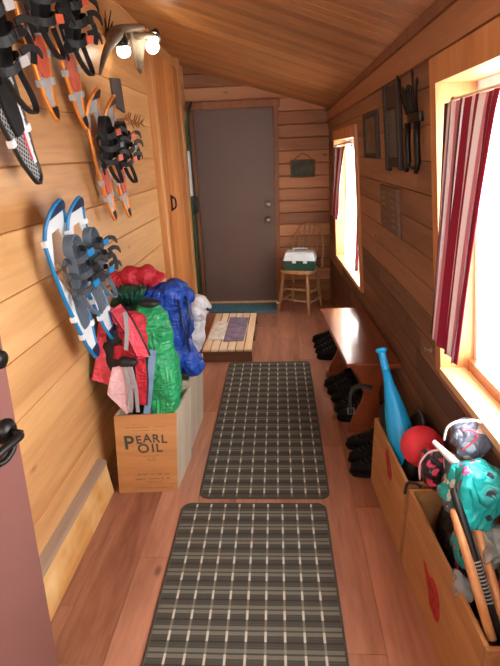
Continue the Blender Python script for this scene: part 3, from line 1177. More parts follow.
# ------------------------------------------------------------------ chair
ch = empty('wooden_chair', (0.19, 4.925, 0))
ch.rotation_euler.z = math.radians(-27)
tag(ch, 'worn wooden bow back chair in the far corner by the taupe door', 'chair')
SZ = 0.445
seat = [(0.185 * math.copysign(abs(math.cos(a)) ** 0.55, math.cos(a)) * (1.0 if math.sin(a) < 0 else 0.9), 0.18 * math.copysign(abs(math.sin(a)) ** 0.6, math.sin(a))) for a in [2 * PI * k / 28 for k in range(28)]]
MB().prism(seat, SZ - 0.028, SZ, bevel=0.006).build('seat', M['chair_wood'], ch)
legs = []
for sx, sy in ((-1, -1), (1, -1), (1, 1), (-1, 1)):
    a, b = V((sx * 0.13, sy * 0.12, SZ - 0.02)), V((sx * 0.172, sy * 0.165, 0.0))
    legs.append((a, b))
    n_ = 12
    path = [a.lerp(b, k / n_) for k in range(n_ + 1)]
    rr = [0.011, 0.013, 0.016, 0.018, 0.019, 0.016, 0.018, 0.018, 0.017, 0.015, 0.013, 0.012, 0.011]
    MB().tube(path, rr, 10).build('leg', M['chair_wood'], ch)
for i, j, t in ((0, 1, 0.42), (0, 1, 0.68), (1, 2, 0.5), (3, 0, 0.5), (2, 3, 0.6), (1, 2, 0.74), (3, 0, 0.74)):
    a, b = legs[i][0].lerp(legs[i][1], t), legs[j][0].lerp(legs[j][1], t)
    MB().tube([a, a.lerp(b, 0.5), b], [0.007, 0.010, 0.007], 8).build('stretcher', M['chair_wood'], ch)
hoop = []
for k in range(25):
    a = PI * k / 24
    zz = SZ + 0.43 * min(1, math.sin(a) ** 0.75)
    hoop.append(V((-0.185 * math.copysign(abs(math.cos(a)) ** 0.7, math.cos(a)), 0.145 + 0.10 * (zz - SZ) / 0.43, zz - 0.01)))
MB().tube(hoop, 0.010, 10).build('back_hoop', M['chair_wood'], ch)
for k in range(5):
    xx = lerp(-0.11, 0.11, k / 4)
    ztop = SZ + 0.43 * (1 - abs(xx / 0.185) ** 2.4) ** 0.55 - 0.012
    MB().tube([(xx * 0.9, 0.145, SZ - 0.01), (xx, 0.145 + 0.10 * (ztop - SZ) / 0.43, ztop)], 0.006, 8).build('spindle', M['chair_wood'], ch)

# tackle box on the chair
tk = empty('tackle_box', (0.188, 4.875, SZ))
tk.rotation_euler.z = math.radians(-9)
tag(tk, 'green tackle box with a white lid sitting on the wooden chair', 'tackle box')
b_ = MB()
b_.hexa([(-0.15, -0.09, 0.001), (0.15, -0.09, 0.001), (0.15, 0.09, 0.001), (-0.15, 0.09, 0.001), (-0.162, -0.1, 0.10), (0.162, -0.1, 0.10), (0.162, 0.1, 0.10), (-0.162, 0.1, 0.10)], 0.5, 0.008)
b_.build('tray', M['cooler_green'], tk)
b_ = MB()
b_.hexa([(-0.166, -0.104, 0.101), (0.166, -0.104, 0.101), (0.166, 0.104, 0.101), (-0.166, 0.104, 0.101), (-0.14, -0.08, 0.185), (0.14, -0.08, 0.185), (0.14, 0.08, 0.185), (-0.14, 0.08, 0.185)], 0.5, 0.012)
b_.build('lid', M['cooler_white'], tk)
for xx in (-0.05, 0.06):
    MB().box((xx, -0.106, 0.098), (0.04, 0.012, 0.035), bevel=0.004).build('clasp', M['white_pl'], tk)
MB().tube(smoothpath([(-0.07, 0, 0.184), (-0.06, 0, 0.21), (0.06, 0, 0.21), (0.07, 0, 0.184)], 5), 0.007, 8).build('handle', M['cooler_white'], tk)

# sign on the back wall
sg_ = empty('hanging_sign', (0.228, YB, 1.41))
tag(sg_, 'small dark green sign hung by twine beside the taupe door', 'sign')
MB().box((0, -0.012, 0), (0.235, 0.016, 0.155), bevel=0.003).build('board', plain('dark_green_board', rgb(66, 78, 58), 0.6, var=0.45, nscale=16), sg_)
fr_ = MB()
for c_, s_ in (((0, -0.014, 0.082), (0.255, 0.022, 0.012)), ((0, -0.014, -0.082), (0.255, 0.022, 0.012)), ((-0.122, -0.014, 0), (0.012, 0.022, 0.155)), ((0.122, -0.014, 0), (0.012, 0.022, 0.155))):
    fr_.box(c_, s_, bevel=0.002)
fr_.build('edge', M['casing_wood'], sg_)
MB().tube([(-0.09, -0.012, 0.085), (-0.04, -0.008, 0.13), (0.0, -0.006, 0.145), (0.05, -0.008, 0.125), (0.09, -0.012, 0.085)], 0.0035, 6).build('twine', M['twine'], sg_)


# ------------------------------------------------------------------ snowshoes
def shoe_half(t, Wd):
    pts = [(0, 0.0), (0.012, 0.18), (0.04, 0.26), (0.12, 0.42), (0.3, 0.68), (0.5, 0.92), (0.68, 1.0), (0.8, 0.98), (0.9, 0.82), (0.96, 0.58), (0.99, 0.3), (1.0, 0.0)]
    for (a, u), (b, w) in zip(pts, pts[1:]):
        if t <= b:
            return lerp(u, w, (t - a) / (b - a)) * Wd / 2
    return 0


def shoe_z(t):
    return 0.03 + (0.055 * ((t - 0.78) / 0.22) ** 2 if t > 0.78 else 0) + (0.01 * ((0.12 - t) / 0.12) if t < 0.12 else 0)


def snowshoe(L, Wd, fr_mat, deck_mat, pad_mat, bind_mat, strap_mat, tipmat, accent, style='open', flip=1):
    e = empty('snowshoe')
    ts = [0.0, 0.006, 0.015, 0.04, 0.08, 0.12, 0.2, 0.3, 0.4, 0.5, 0.6, 0.68, 0.75, 0.8, 0.85, 0.9, 0.93, 0.96, 0.98, 0.993, 1.0]
    right = [V((shoe_half(t, Wd), t * L, shoe_z(t))) for t in ts]
    left = [V((-p.x, p.y, p.z)) for p in reversed(right[1:-1])]
    MB().tube(right + left, 0.0085, 8, True).build('frame', fr_mat, e)

    def plate(t0, t1, w0, w1, z_, n=8, mat=None, name='deck', inner=None, th=0.005, sides=(-1, 1)):
        m_ = MB()
        for k in range(n):
            a, b = lerp(t0, t1, k / n), lerp(t0, t1, (k + 1) / n)

            def xs(t):
                h = shoe_half(t, Wd) - 0.004
                u = (t - t0) / (t1 - t0)
                return lerp(w0, w1, u) * h
            if inner is None:
                m_.hexa([(-xs(a), a * L, shoe_z(a) + z_), (xs(a), a * L, shoe_z(a) + z_), (xs(b), b * L, shoe_z(b) + z_), (-xs(b), b * L, shoe_z(b) + z_),
                         (-xs(a), a * L, shoe_z(a) + z_ + th), (xs(a), a * L, shoe_z(a) + z_ + th), (xs(b), b * L, shoe_z(b) + z_ + th), (-xs(b), b * L, shoe_z(b) + z_ + th)])
            else:
                for sg in sides:
                    ia, ib = sg * inner(a), sg * inner(b)
                    m_.hexa([(ia, a * L, shoe_z(a) + z_), (sg * xs(a), a * L, shoe_z(a) + z_), (sg * xs(b), b * L, shoe_z(b) + z_), (ib, b * L, shoe_z(b) + z_),
                             (ia, a * L, shoe_z(a) + z_ + th), (sg * xs(a), a * L, shoe_z(a) + z_ + th), (sg * xs(b), b * L, shoe_z(b) + z_ + th), (ib, b * L, shoe_z(b) + z_ + th)])
        m_.build(name, mat, e)
    if style == 'open':
        plate(0.02, 0.44, 1, 1, -0.004, 10, deck_mat, 'deck')
        for sd in (-1, 1):
            plate(0.44, 0.84, 1, 1, -0.004, 10, deck_mat, 'side_rail', inner=lambda t: max(0.3, 0.62 - 0.25 * math.cos((t - 0.44) / 0.4 * 2 * PI)) * shoe_half(t, Wd), sides=(sd,))
        plate(0.84, 0.96, 1, 1, -0.004, 6, deck_mat, 'toe_plate')
        plate(0.93, 0.995, 1.02, 1.0, 0.004, 5, tipmat, 'tip_cover', th=0.007)
        plate(0.0, 0.07, 1.1, 1.02, 0.003, 4, tipmat, 'tail_cover', th=0.006)
    else:
        plate(0.015, 0.985, 1, 1, -0.004, 18, deck_mat, 'decking')
        m_ = MB()
        for k in range(12):
            a, b = lerp(0.08, 0.62, k / 12), lerp(0.08, 0.62, (k + 1) / 12)
            ha, hb = shoe_half(a, Wd), shoe_half(b, Wd)
            m_.hexa([(0.5 * ha, a * L, shoe_z(a)), (0.9 * ha, a * L, shoe_z(a)), (0.82 * hb, b * L, shoe_z(b)), (0.5 * hb, b * L, shoe_z(b)),
                     (0.5 * ha, a * L, shoe_z(a) + 0.005), (0.9 * ha, a * L, shoe_z(a) + 0.005), (0.82 * hb, b * L, shoe_z(b) + 0.005), (0.5 * hb, b * L, shoe_z(b) + 0.005)])
        m_.build('white_stripe', M['white_pl'], e)
        m_ = MB()
        for k in range(12):
            a, b = lerp(0.1, 0.5, k / 12), lerp(0.1, 0.5, (k + 1) / 12)
            ha, hb = shoe_half(a, Wd), shoe_half(b, Wd)
            m_.hexa([(0.36 * ha, a * L, shoe_z(a)), (0.46 * ha, a * L, shoe_z(a)), (0.46 * hb, b * L, shoe_z(b)), (0.36 * hb, b * L, shoe_z(b)),
                     (0.36 * ha, a * L, shoe_z(a) + 0.005), (0.46 * ha, a * L, shoe_z(a) + 0.005), (0.46 * hb, b * L, shoe_z(b) + 0.005), (0.36 * hb, b * L, shoe_z(b) + 0.005)])
        m_.build('pink_stripe', M['coral'], e)
    # clips round the frame
    for t in ((0.2, 0.34, 0.82) if style == 'open' else (0.22, 0.5)):
        for sg in (-1, 1):
            p_ = V((sg * shoe_half(t, Wd), t * L, shoe_z(t)))
            MB().box(p_, (0.026, 0.026, 0.024), bevel=0.004).build('frame_clip', deck_mat if style == 'open' else M['white_pl'], e)
    # heel pad
    hp = [(0.0, 0.22 * L), (0.03, 0.225 * L), (0.042, 0.27 * L), (0.048, 0.36 * L), (0.040, 0.43 * L), (-0.040, 0.43 * L), (-0.048, 0.36 * L), (-0.042, 0.27 * L), (-0.03, 0.225 * L)]
    MB().prism(hp, 0.032, 0.042, bevel=0.003).build('heel_pad', pad_mat, e)
    # binding plate that tips out from the deck, toe cup, straps
    b_ = MB()
    rings_o = []
    for k in range(7):
        v = k / 6
        yy = lerp(0.44, 0.72, v) * L
        hw = lerp(0.046, 0.058, v)
        hh = lerp(0.015, 0.04, math.sin(v * PI * 0.7))
        z0 = 0.05 + 0.02 * v
        arc = [(-hw, yy, z0 + hh), (-hw * 0.98, yy, z0), (hw * 0.98, yy, z0), (hw, yy, z0 + hh)]
        inn = [(hw - 0.006, yy, z0 + hh), (hw - 0.007, yy, z0 + 0.007), (-hw + 0.007, yy, z0 + 0.007), (-hw + 0.006, yy, z0 + hh)]
        rings_o.append(arc + inn)
    b_.rings(rings_o)
    bo = b_.build('binding', bind_mat, e, False)
    for i, (tv, hh, ww) in enumerate(((0.50, 0.055, 0.026), (0.60, 0.072, 0.028), (0.69, 0.068, 0.026))):
        s_ = MB()
        arc = [V((0.056 * math.cos(a), tv * L + 0.012 * math.sin(2 * a), 0.065 + hh * math.sin(a))) for a in [PI * k / 12 for k in range(13)]]
        arc += [arc[-1] + V((-0.015, -0.02, -0.01)), arc[-1] + V((-0.03, -0.06, 0.0))]
        s_.ribbon(arc, ww, 0.005, (0, 1, 0))
        so = s_.build('strap', strap_mat, e)
        MB().box((0.02 * flip, tv * L, 0.070 + hh), (0.04, 0.03, 0.016), Matrix.Rotation(-0.3 * flip, 3, 'Y'), bevel=0.004).build('buckle', accent if i != 1 else M['black_hard'], so)
    toe = MB()
    toe.ribbon([V((0.055 * math.cos(a), 0.72 * L + 0.06 * math.sin(a), 0.085)) for a in [PI * k / 12 for k in range(13)]], 0.04, 0.006, (0, 0, 1))
    toe.build('toe_cup', bind_mat, e)
    hs = MB()
    hs.ribbon([V((0.05 * math.cos(a), 0.46 * L - 0.15 * L * abs(math.sin(a)) ** 0.8, 0.085 + 0.03 * math.sin(a))) for a in [PI * k / 14 for k in range(15)]], 0.02, 0.006, (0, 0, 1))
    hs.build('heel_strap', bind_mat, e)
    for i, (tv, hh) in enumerate(((0.53, 0.055), (0.63, 0.07), (0.70, 0.066))):
        ls = MB()
        a_ = V((0.02, tv * L, 0.072 + hh))
        ls.ribbon(smoothpath([a_, a_ + V((0.035, 0.004, 0.012)), a_ + V((0.07, -0.012, 0.022)), a_ + V((0.095, -0.035, 0.02))], 4), 0.02, 0.006, (0, 1, 0))
        ls.build('ladder_strap', M['black'], e)
    ce = MB()
    ce.ribbon(smoothpath([(0.05, 0.60 * L, 0.10), (0.07, 0.585 * L, 0.135), (0.078, 0.52 * L, 0.14), (0.075, 0.47 * L, 0.13)], 5), 0.02, 0.005, (0, 0.2, 1))
    ce.build('strap_end', strap_mat, e)
    cr = MB()
    for sg in (-1, 1):
        for k in range(3):
            cr.prism([(0, 0), (0.03, 0), (0.015, 0.02)], -0.001, 0.001, frame((sg * 0.045, (0.5 + 0.07 * k) * L, 0.027), (0, 1, 0), (0, 0, -1)))
    cr.build('crampon', M['steel'], e)
    return e


def hang(e, ytop, ztop, ybot, zbot, lab, out=0.0, tipout=0.0, L=0.66):
    """hang a snowshoe flat on the left wall, tip up, tail at (ybot, zbot)"""
    # the places were read on the wall's face; bring each end out along the line of sight
    ka, kb = (XL + out) / XL, (XL + out + tipout) / XL
    a = V((XL + out, ybot * ka, EYE + (zbot - EYE) * ka))
    b = V((XL + out + tipout, ytop * kb, EYE + (ztop - EYE) * kb))
    yd = (b - a).normalized()
    zd = V((1, 0, 0))
    zd = (zd - yd * zd.dot(yd)).normalized()
    xd = yd.cross(zd)
    m_ = Matrix((xd, yd, zd)).transposed().to_4x4() @ Matrix.Scale((b - a).length / L, 4)
    m_.translation = a
    e.matrix_world = m_
    tag(e, lab, 'snowshoe', 'snowshoes hung on the left wall')


s1 = snowshoe(0.725, 0.225, M['blue_pl'], M['white_pl'], M['slate'], M['slate'], M['dkgrey'], M['navy'], M['blue_pl'])
s2 = copy_tree(s1)
hang(s1, 1.85, 1.44, 2.075, 0.70, 'blue framed white snowshoe hung nearer the camera', 0.085, -0.035, 0.725)
hang(s2, 2.06, 1.43, 2.315, 0.70, 'blue framed white snowshoe hung just beyond its twin, above the red pack', 0.13, -0.065, 0.725)
o1 = snowshoe(0.66, 0.19, M['orange'], M['silver'], M['orange_red'], M['black'], M['black'], M['black_hard'], M['orange_red'])
o2, o3, o4 = copy_tree(o1), copy_tree(o1), copy_tree(o1)
hang(o1, 2.47, 1.895, 2.60, 1.275, 'orange and black snowshoe in the lower pair below the dark plaque, nearer one', 0.03)
hang(o2, 2.70, 1.885, 2.86, 1.26, 'orange and black snowshoe in the lower pair, beside the tan twig sprig', 0.03)
hang(o3, 1.93, 2.40, 2.06, 1.74, 'orange and black snowshoe high on the wall, next to the woven black one', 0.03)
hang(o4, 2.20, 2.39, 2.36, 1.72, 'orange and black snowshoe high on the wall, right above the lower orange pair', 0.03)
k1 = snowshoe(0.78, 0.24, M['black_hard'], M['weave'], M['black'], M['black'], M['black'], M['black_hard'], M['silver'], style='full')
hang(k1, 1.50, 2.24, 1.82, 1.515, 'black snowshoe with woven deck, white and pink stripes, high on the left wall', 0.07, 0.0, 0.78)

# ------------------------------------------------------------------ wall lamp of antler
al = empty('antler_lamp', (XL, 3.02, 2.22))
tag(al, 'antler wall lamp with two lit bulbs, high on the left wall', 'lamp')
o_ = V((XL, 3.02, 2.22))
P_ = lambda px, py, x_: atx(px, py, x_) - o_
an = MB()
an.tube(smoothpath([P_(108, 40, -0.925), P_(116, 31, -0.86), P_(128, 28, -0.8), P_(143, 27, -0.74)], 5), [0.03 - 0.0010 * k for k in range(16)], 12)
an.tube(smoothpath([P_(120, 32, -0.84), P_(110, 44, -0.84), P_(104, 58, -0.83), P_(100, 74, -0.82)], 5), [0.030 - 0.0016 * k for k in range(16)], 12)
an.tube(smoothpath([P_(128, 30, -0.82), P_(136, 36, -0.78), P_(148, 35, -0.72), P_(158, 36, -0.68)], 5), [0.024 - 0.0008 * k for k in range(16)], 12)
ma = frame(P_(135, 40, -0.79), P_(150, 40, -0.74) - P_(135, 40, -0.79), (0, 0, 1))
an.prism([(-0.05, 0.05), (0.03, 0.06), (0.10, 0.05), (0.10, -0.01), (0.05, -0.05), (0.03, -0.12), (0.012, -0.13), (-0.005, -0.165), (-0.03, -0.14), (-0.035, -0.05), (-0.06, 0.0)], -0.012, 0.012, ma, bevel=0.006)
an.build('antler', M['antler'], al)
tw = MB()
for k in range(7):
    a = P_(107, 36, -0.92)
    tw.tube([a, a + V((0.02 + 0.02 * random.random(), random.uniform(-0.08, 0.06), random.uniform(0.06, 0.14)))], [0.005, 0.002], 6)
tw.build('spiky_knot', M['charred'], al)
for i, (bx, by, xx, hd) in enumerate(((152.5, 46, -0.70, (155, 35)), (123.5, 50, -0.83, (122, 40)))):
    bp = P_(bx, by, xx)
    hp_ = P_(hd[0], hd[1], xx)
    dz = (bp - hp_).normalized()
    hx_ = frame(hp_, dz.cross(V((0, 1, 0.2))), dz.cross(dz.cross(V((0, 1, 0.2)))))
    hx_ = Matrix.Translation(hp_) @ dz.to_track_quat('Z', 'Y').to_matrix().to_4x4()
    MB().lathe([(0.0, -0.04), (0.018, -0.038), (0.024, -0.02), (0.034, 0.01), (0.036, 0.03), (0.033, 0.03), (0.02, 0.0), (0.0, 0.0)], hx_).build('lamp_holder', M['black_hard'], al, True)
    ln = (bp - hp_).length
    MB().lathe([(0.0, 0.0), (0.016, 0.004), (0.018, 0.02), (0.034, ln - 0.012), (0.037, ln + 0.006), (0.032, ln + 0.024), (0.018, ln + 0.035), (0.0, ln + 0.038)], hx_).build('bulb', M['bulb'], al, True)

# plaque and sprig on the left wall
mb = MB()
mb.hexa([(XL + 0.001, 2.93, 1.86), (XL + 0.018, 2.93, 1.86), (XL + 0.018, 3.09, 1.835), (XL + 0.001, 3.09, 1.835), (XL + 0.001, 2.915, 2.0), (XL + 0.018, 2.915, 2.0), (XL + 0.018, 3.07, 2.015), (XL + 0.001, 3.07, 2.015)], 0.5, 0.003)
pq_ = tag(mb.build('wall_plaque', M['slate_plaque']), 'small dark grey plaque on the left wall below the antler lamp', 'plaque')
sp_ = MB()
base = V((XL + 0.004, 2.96, 1.79))
sp_.tube(smoothpath([base, base + V((0.01, 0.2, 0.015)), base + V((0.012, 0.38, -0.005)), base + V((0.01, 0.5, 0.02))], 5), 0.006, 7)
for k in range(14):
    a = base + V((0.01, 0.03 + 0.034 * k, 0.008))
    b = a + V((random.uniform(0, 0.02), random.uniform(0.02, 0.06), random.choice((-1, 1)) * random.uniform(0.02, 0.05)))
    sp_.tube([a, a.lerp(b, 0.5) + V((0, 0, 0.004)), b], [0.004, 0.004, 0.002], 6)
tag(sp_.build('twig_sprig', M['brown_fluff']), 'tan dried twig sprig on the left wall under the dark plaque', 'twig')

# ------------------------------------------------------------------ skis in the far left corner
def ski(y0, lab, mats, z1, tiltx):
    e = empty('ski', (-0.885, y0, 0))
    e.rotation_euler.y = tiltx
    tag(e, lab, 'ski', 'skis in the far left corner')
    a = MB()
    a.box((0.0, 0, 0.6), (0.016, 0.075, 1.198), bevel=0.003)
    a.build('tail', mats[1], e)
    a = MB()
    a.box((0.0, 0, 1.41), (0.017, 0.075, 0.42), bevel=0.003)
    a.build('white_section', mats[0], e)
    b = MB()
    pth = [(0, 0, 1.62), (0, 0, 1.75), (0.0, 0, z1 * 0.95), (0.02, 0, z1), (0.05, 0, z1 * 1.03)]
    b.ribbon(smoothpath(pth, 4), [0.075] * 12 + [0.07, 0.06, 0.045, 0.03, 0.02], 0.014, (0, 1, 0))
    b.build('shovel', mats[1], e)
    c_ = MB()
    c_.box((0.022, 0, 1.1), (0.03, 0.06, 0.16), bevel=0.006)
    c_.build('binding', M['black_hard'], e)


ski(4.93, 'green ski with a white middle standing in the far left corner', [M['white_pl'], M['ski_green']], 1.92, 0.0)
ski(5.05, 'black ski standing in the corner right beside the taupe door', [M['dkgrey'], M['black_hard']], 2.0, 0.0)


# ------------------------------------------------------------------ things on the right wall
def Wb(mb_, y0, y1, z0, z1, n0, n1, bevel=0.0, o=V()):
    mb_.hexa([p_ - o for p_ in (W(y0, z0, n0), W(y1, z0, n0), W(y1, z0, n1), W(y0, z0, n1), W(y0, z1, n0), W(y1, z1, n0), W(y1, z1, n1), W(y0, z1, n1))], 0.5, bevel)
    return mb_


o = W(2.93, 1.53)
e = tag(empty('picture_frame', o), 'dark framed picture on the window wall nearest the far window', 'picture')
b_ = MB()
Wb(b_, 2.69, 2.725, 1.53, 1.765, 0.001, 0.018, 0.003, o)
Wb(b_, 3.05, 3.085, 1.53, 1.765, 0.001, 0.018, 0.003, o)
Wb(b_, 2.725, 3.05, 1.53, 1.555, 0.001, 0.018, 0.003, o)
Wb(b_, 2.725, 3.05, 1.74, 1.765, 0.001, 0.018, 0.003, o)
b_.build('frame', M['charred'], e)
Wb(MB(), 2.725, 3.05, 1.555, 1.74, 0.002, 0.008, 0, o).build('print', M['picture'], e)

o = W(2.43, 1.48)
e = tag(empty('metal_panel_board', o), 'narrow blackened wooden board with a grey metal panel on the window wall', 'wall decoration')
b_ = MB()
Wb(b_, 2.20, 2.24, 1.49, 1.84, 0.001, 0.022, 0.005, o)
Wb(b_, 2.44, 2.49, 1.48, 1.86, 0.001, 0.022, 0.005, o)
Wb(b_, 2.24, 2.44, 1.74, 1.83, 0.002, 0.018, 0.004, o)
Wb(b_, 2.24, 2.44, 1.50, 1.54, 0.002, 0.018, 0.004, o)
b_.build('frame', M['charred'], e)
b_ = MB()
for k in range(20):
    zz = lerp(1.54, 1.73, k / 20)
    Wb(b_, 2.24, 2.44, zz, zz + 0.0095, 0.004, 0.009 + 0.003 * (k % 2), 0, o)
b_.build('metal_panel', M['zinc'], e)

o = W(2.04, 1.69)
e = tag(empty('iron_rack', o), 'black rack with thin spikes above two long prongs, next to the near window', 'rack')
b_ = MB()
Wb(b_, 1.885, 2.065, 1.668, 1.70, 0.002, 0.016, 0.004, o)
b_.build('crossbar', M['blackmetal'], e)
for ya_ in (1.905, 2.04):
    b_ = MB()
    pa = [W(ya_, 1.67, 0.02) - o, W(ya_ + 0.005, 1.6, 0.022) - o, W(ya_ + 0.008, 1.53, 0.02) - o, W(ya_ + 0.005, 1.49, 0.03) - o]
    b_.tube(pa, [0.013, 0.012, 0.012, 0.008], 8)
    b_.build('prong', M['blackmetal'], e)
MB().tube([W(1.91, 1.51, 0.02) - o, W(1.975, 1.505, 0.02) - o, W(2.04, 1.51, 0.02) - o], 0.007, 8).build('lower_bar', M['blackmetal'], e)
for k in range(9):
    b_ = MB()
    yb = lerp(1.90, 2.05, k / 8)
    yt = lerp(1.85, 2.11, k / 8) + random.uniform(-0.02, 0.02)
    zt = random.uniform(1.76, 1.84)
    b_.tube(smoothpath([W(yb, 1.70, 0.02) - o, W((yb + yt) / 2, (1.70 + zt) / 2, 0.03) - o, W(yt, zt, 0.035) - o, W(yt + random.choice((-1, 1)) * 0.03, zt - 0.015, 0.04) - o], 4), [0.004] * 9 + [0.0035, 0.003, 0.003, 0.002], 6)
    b_.build('spike', M['blackmetal'], e)

b_ = MB()
Wb(b_, 2.30, 2.665, 1.185, 1.405, 0.001, 0.018, 0.003)
e = tag(b_.build('wooden_plaque', M['plaque_wood']), 'square weathered grey wooden plaque below the blackened board with metal panel', 'plaque')
b_ = MB()
for zz in (1.37, 1.34, 1.31, 1.28, 1.25, 1.22):
    yy = 2.34
    while yy < 2.61:
        wd = random.uniform(0.012, 0.03)
        if random.random() < 0.8:
            Wb(b_, yy, yy + wd * 0.8, zz, zz + 0.009, 0.017, 0.0190)
        yy += wd
b_.build('worn_print', plain('worn_plaque_paint', rgb(150, 128, 110), 0.8), e)

b_ = MB()
hp_ = W(1.86, 0.80)
b_.lathe([(0.0, 0.0), (0.010, 0.0), (0.010, 0.004), (0.004, 0.005), (0.004, 0.02), (0.0, 0.021)], Matrix.Translation(hp_ + V((-0.001, 0, 0))) @ Matrix.Rotation(-PI / 2, 4, 'Y'), 12)
b_.tube([hp_ + V((-0.02, 0, 0)), hp_ + V((-0.03, -0.01, 0.0)), hp_ + V((-0.032, -0.012, 0.018))], 0.004, 8)
tag(b_.build('tieback_hook', M['steel']), 'tiny steel hook on the wall below the striped near curtain', 'hook')

# ------------------------------------------------------------------ bags in the crates on the left
def bagroot(name, lab, cat, loc, group=None):
    e_ = empty(name, loc)
    return tag(e_, lab, cat, group), V(loc)


def rel(p_, o_):
    return V(p_) - o_


# rolled red bag on top
e, o = bagroot('rolled_bag', 'rolled red bag lying on top of the pile against the left wall', 'bag', (-0.75, 2.42, 0.86))
b_ = MB()
pa = [at(115, 283, 2.42), at(125, 279, 2.42), at(140, 276, 2.42), at(152, 277, 2.42), at(158, 283, 2.42)]
b_.tube([rel(p_, o) for p_ in smoothpath(pa, 5)], [0.055 + 0.010 * math.sin(k * 1.1) for k in range(21)], 18)
b_.build('roll', M['red'], e)
# forest green stuff sack with gathered neck
e, o = bagroot('stuff_sack', 'dark green stuff sack with gathered neck under the rolled red bag', 'bag', (-0.74, 2.33, 0.44))
b_ = MB()
b_.blob(rel(at(135, 330, 2.33), o), (0.13, 0.11, 0.24), amp=0.015, seed=2, wr=0.012, nu=48, nv=30)
b_.build('sack', M['dkgreen'], e)
b_ = MB()
cz_ = rel(at(130, 297, 2.26), o)
for k in range(16):
    a = 2 * PI * k / 16
    b_.tube([cz_ + V((0.035 * math.cos(a), 0.03 * math.sin(a), -0.03)), cz_ + V((0.06 * math.cos(a), 0.05 * math.sin(a), 0.015)), cz_ + V((0.085 * math.cos(a), 0.07 * math.sin(a), 0.045))], [0.013, 0.013, 0.008], 6)
b_.build('gathered_neck', M['dkgreen'], e)
# bright green bag with a grey blue strap
e, o = bagroot('nylon_bag', 'bright green nylon bag stuffed upright at the front of the oil crate', 'bag', (-0.59, 2.1, 0.36))


def taper(p_):
    u = (p_.z + 0.3) / 0.6
    s_ = lerp(0.80, 1.05, min(1, max(0, u * 1.4)))
    return V((p_.x * s_, p_.y * s_, p_.z))


b_ = MB()
cen = rel((at(152, 310, 2.12) + at(163, 410, 2.02)) * 0.5, o)
axis = (at(146, 304, 2.14) - at(164, 412, 2.03)).normalized()
xg = V((1, 0, 0))
xg = (xg - axis * xg.dot(axis)).normalized()
Rg = Matrix((xg, axis.cross(xg), axis)).transposed()
b_.blob(cen, (0.092, 0.075, 0.285), Rg, amp=0.02, freq=7, seed=5, wr=0.016, wfreq=13, ex=0.7, shape=taper, nu=64, nv=56)
b_.build('body', M['green'], e)
b_ = MB()
b_.ribbon([rel(p_, o) for p_ in smoothpath([at(153, 350, 1.985), at(151, 372, 1.97), at(149, 392, 1.965), at(147, 414, 1.975)], 5)], 0.032, 0.006, (1, 0.2, 0))
b_.build('strap', M['greyblue'], e)
b_ = MB()
b_.blob(rel(at(150, 303, 2.06), o), (0.05, 0.025, 0.014), amp=0.008, seed=8, wr=0.006)
b_.build('black_toggle', M['black'], e)
# blue jacket
e, o = bagroot('blue_jacket', 'royal blue nylon jacket stuffed beside the green bag', 'jacket', (-0.55, 2.42, 0.44))
b_ = MB()
b_.blob(rel(at(172, 330, 2.38), o), (0.10, 0.13, 0.26), Matrix.Rotation(0.12, 3, 'Y'), amp=0.03, freq=7, seed=11, wr=0.022, wfreq=12, ex=0.75, nu=64, nv=48)
b_.blob(rel(at(168, 297, 2.36), o), (0.125, 0.09, 0.06), amp=0.02, freq=9, seed=12, wr=0.015, wfreq=16)
b_.build('body', M['blue'], e)
b_ = MB()
b_.blob(rel(at(187, 355, 2.33), o), (0.05, 0.07, 0.13), Matrix.Rotation(-0.5, 3, 'Y'), amp=0.02, freq=9, seed=14, wr=0.018, wfreq=14, nu=40, nv=30)
b_.build('sleeve', M['blue'], e)
b_ = MB()
for a, b, c in (((178, 300, 2.26), (184, 330, 2.24), (190, 352, 2.24)), ((186, 296, 2.3), (190, 318, 2.28), (187, 345, 2.26))):
    b_.tube([rel(at(*q), o) for q in (a, b, c)], 0.006, 8)
b_.build('drawcord', M['navy'], e)

# coral and black pack
e, o = bagroot('backpack', 'coral red and black pack with loose straps slumped over the oil crate corner', 'backpack', (-0.76, 2.06, 0.36))
b_ = MB()
b_.blob(rel((at(128, 318, 2.12) + at(133, 405, 2.05)) * 0.5, o), (0.115, 0.075, 0.27), amp=0.02, freq=7, seed=21, wr=0.016, wfreq=12, ex=0.75, nu=56, nv=44)
b_.build('body', M['black'], e)
b_ = MB()
b_.blob(rel(at(130, 345, 2.03), o), (0.085, 0.05, 0.15), Matrix.Rotation(0.25, 3, 'Y'), amp=0.02, freq=8, seed=23, wr=0.014, wfreq=14, nu=48, nv=36)
b_.build('front_panel', M['red'], e)


def band(pts, w, name, mat, side=(1, 0, 0.2), edge=True):
    path = [rel(p_, o) for p_ in smoothpath(pts, 5)]
    m_ = MB()
    m_.ribbon(path, w, 0.012, side)
    so_ = m_.build(name, mat, e)
    if edge:
        m_ = MB()
        n_ = len(path)
        for sg in (-1, 1):
            lst = []
            for i in range(n_):
                tg = (path[min(i + 1, n_ - 1)] - path[max(i - 1, 0)]).normalized()
                s_ = V(side)
                s_ = (s_ - tg * s_.dot(tg)).normalized()
                lst.append(path[i] + s_ * sg * w / 2)
            m_.tube(lst, 0.006, 6)
        m_.build('piping', M['black'], so_)
    return so_


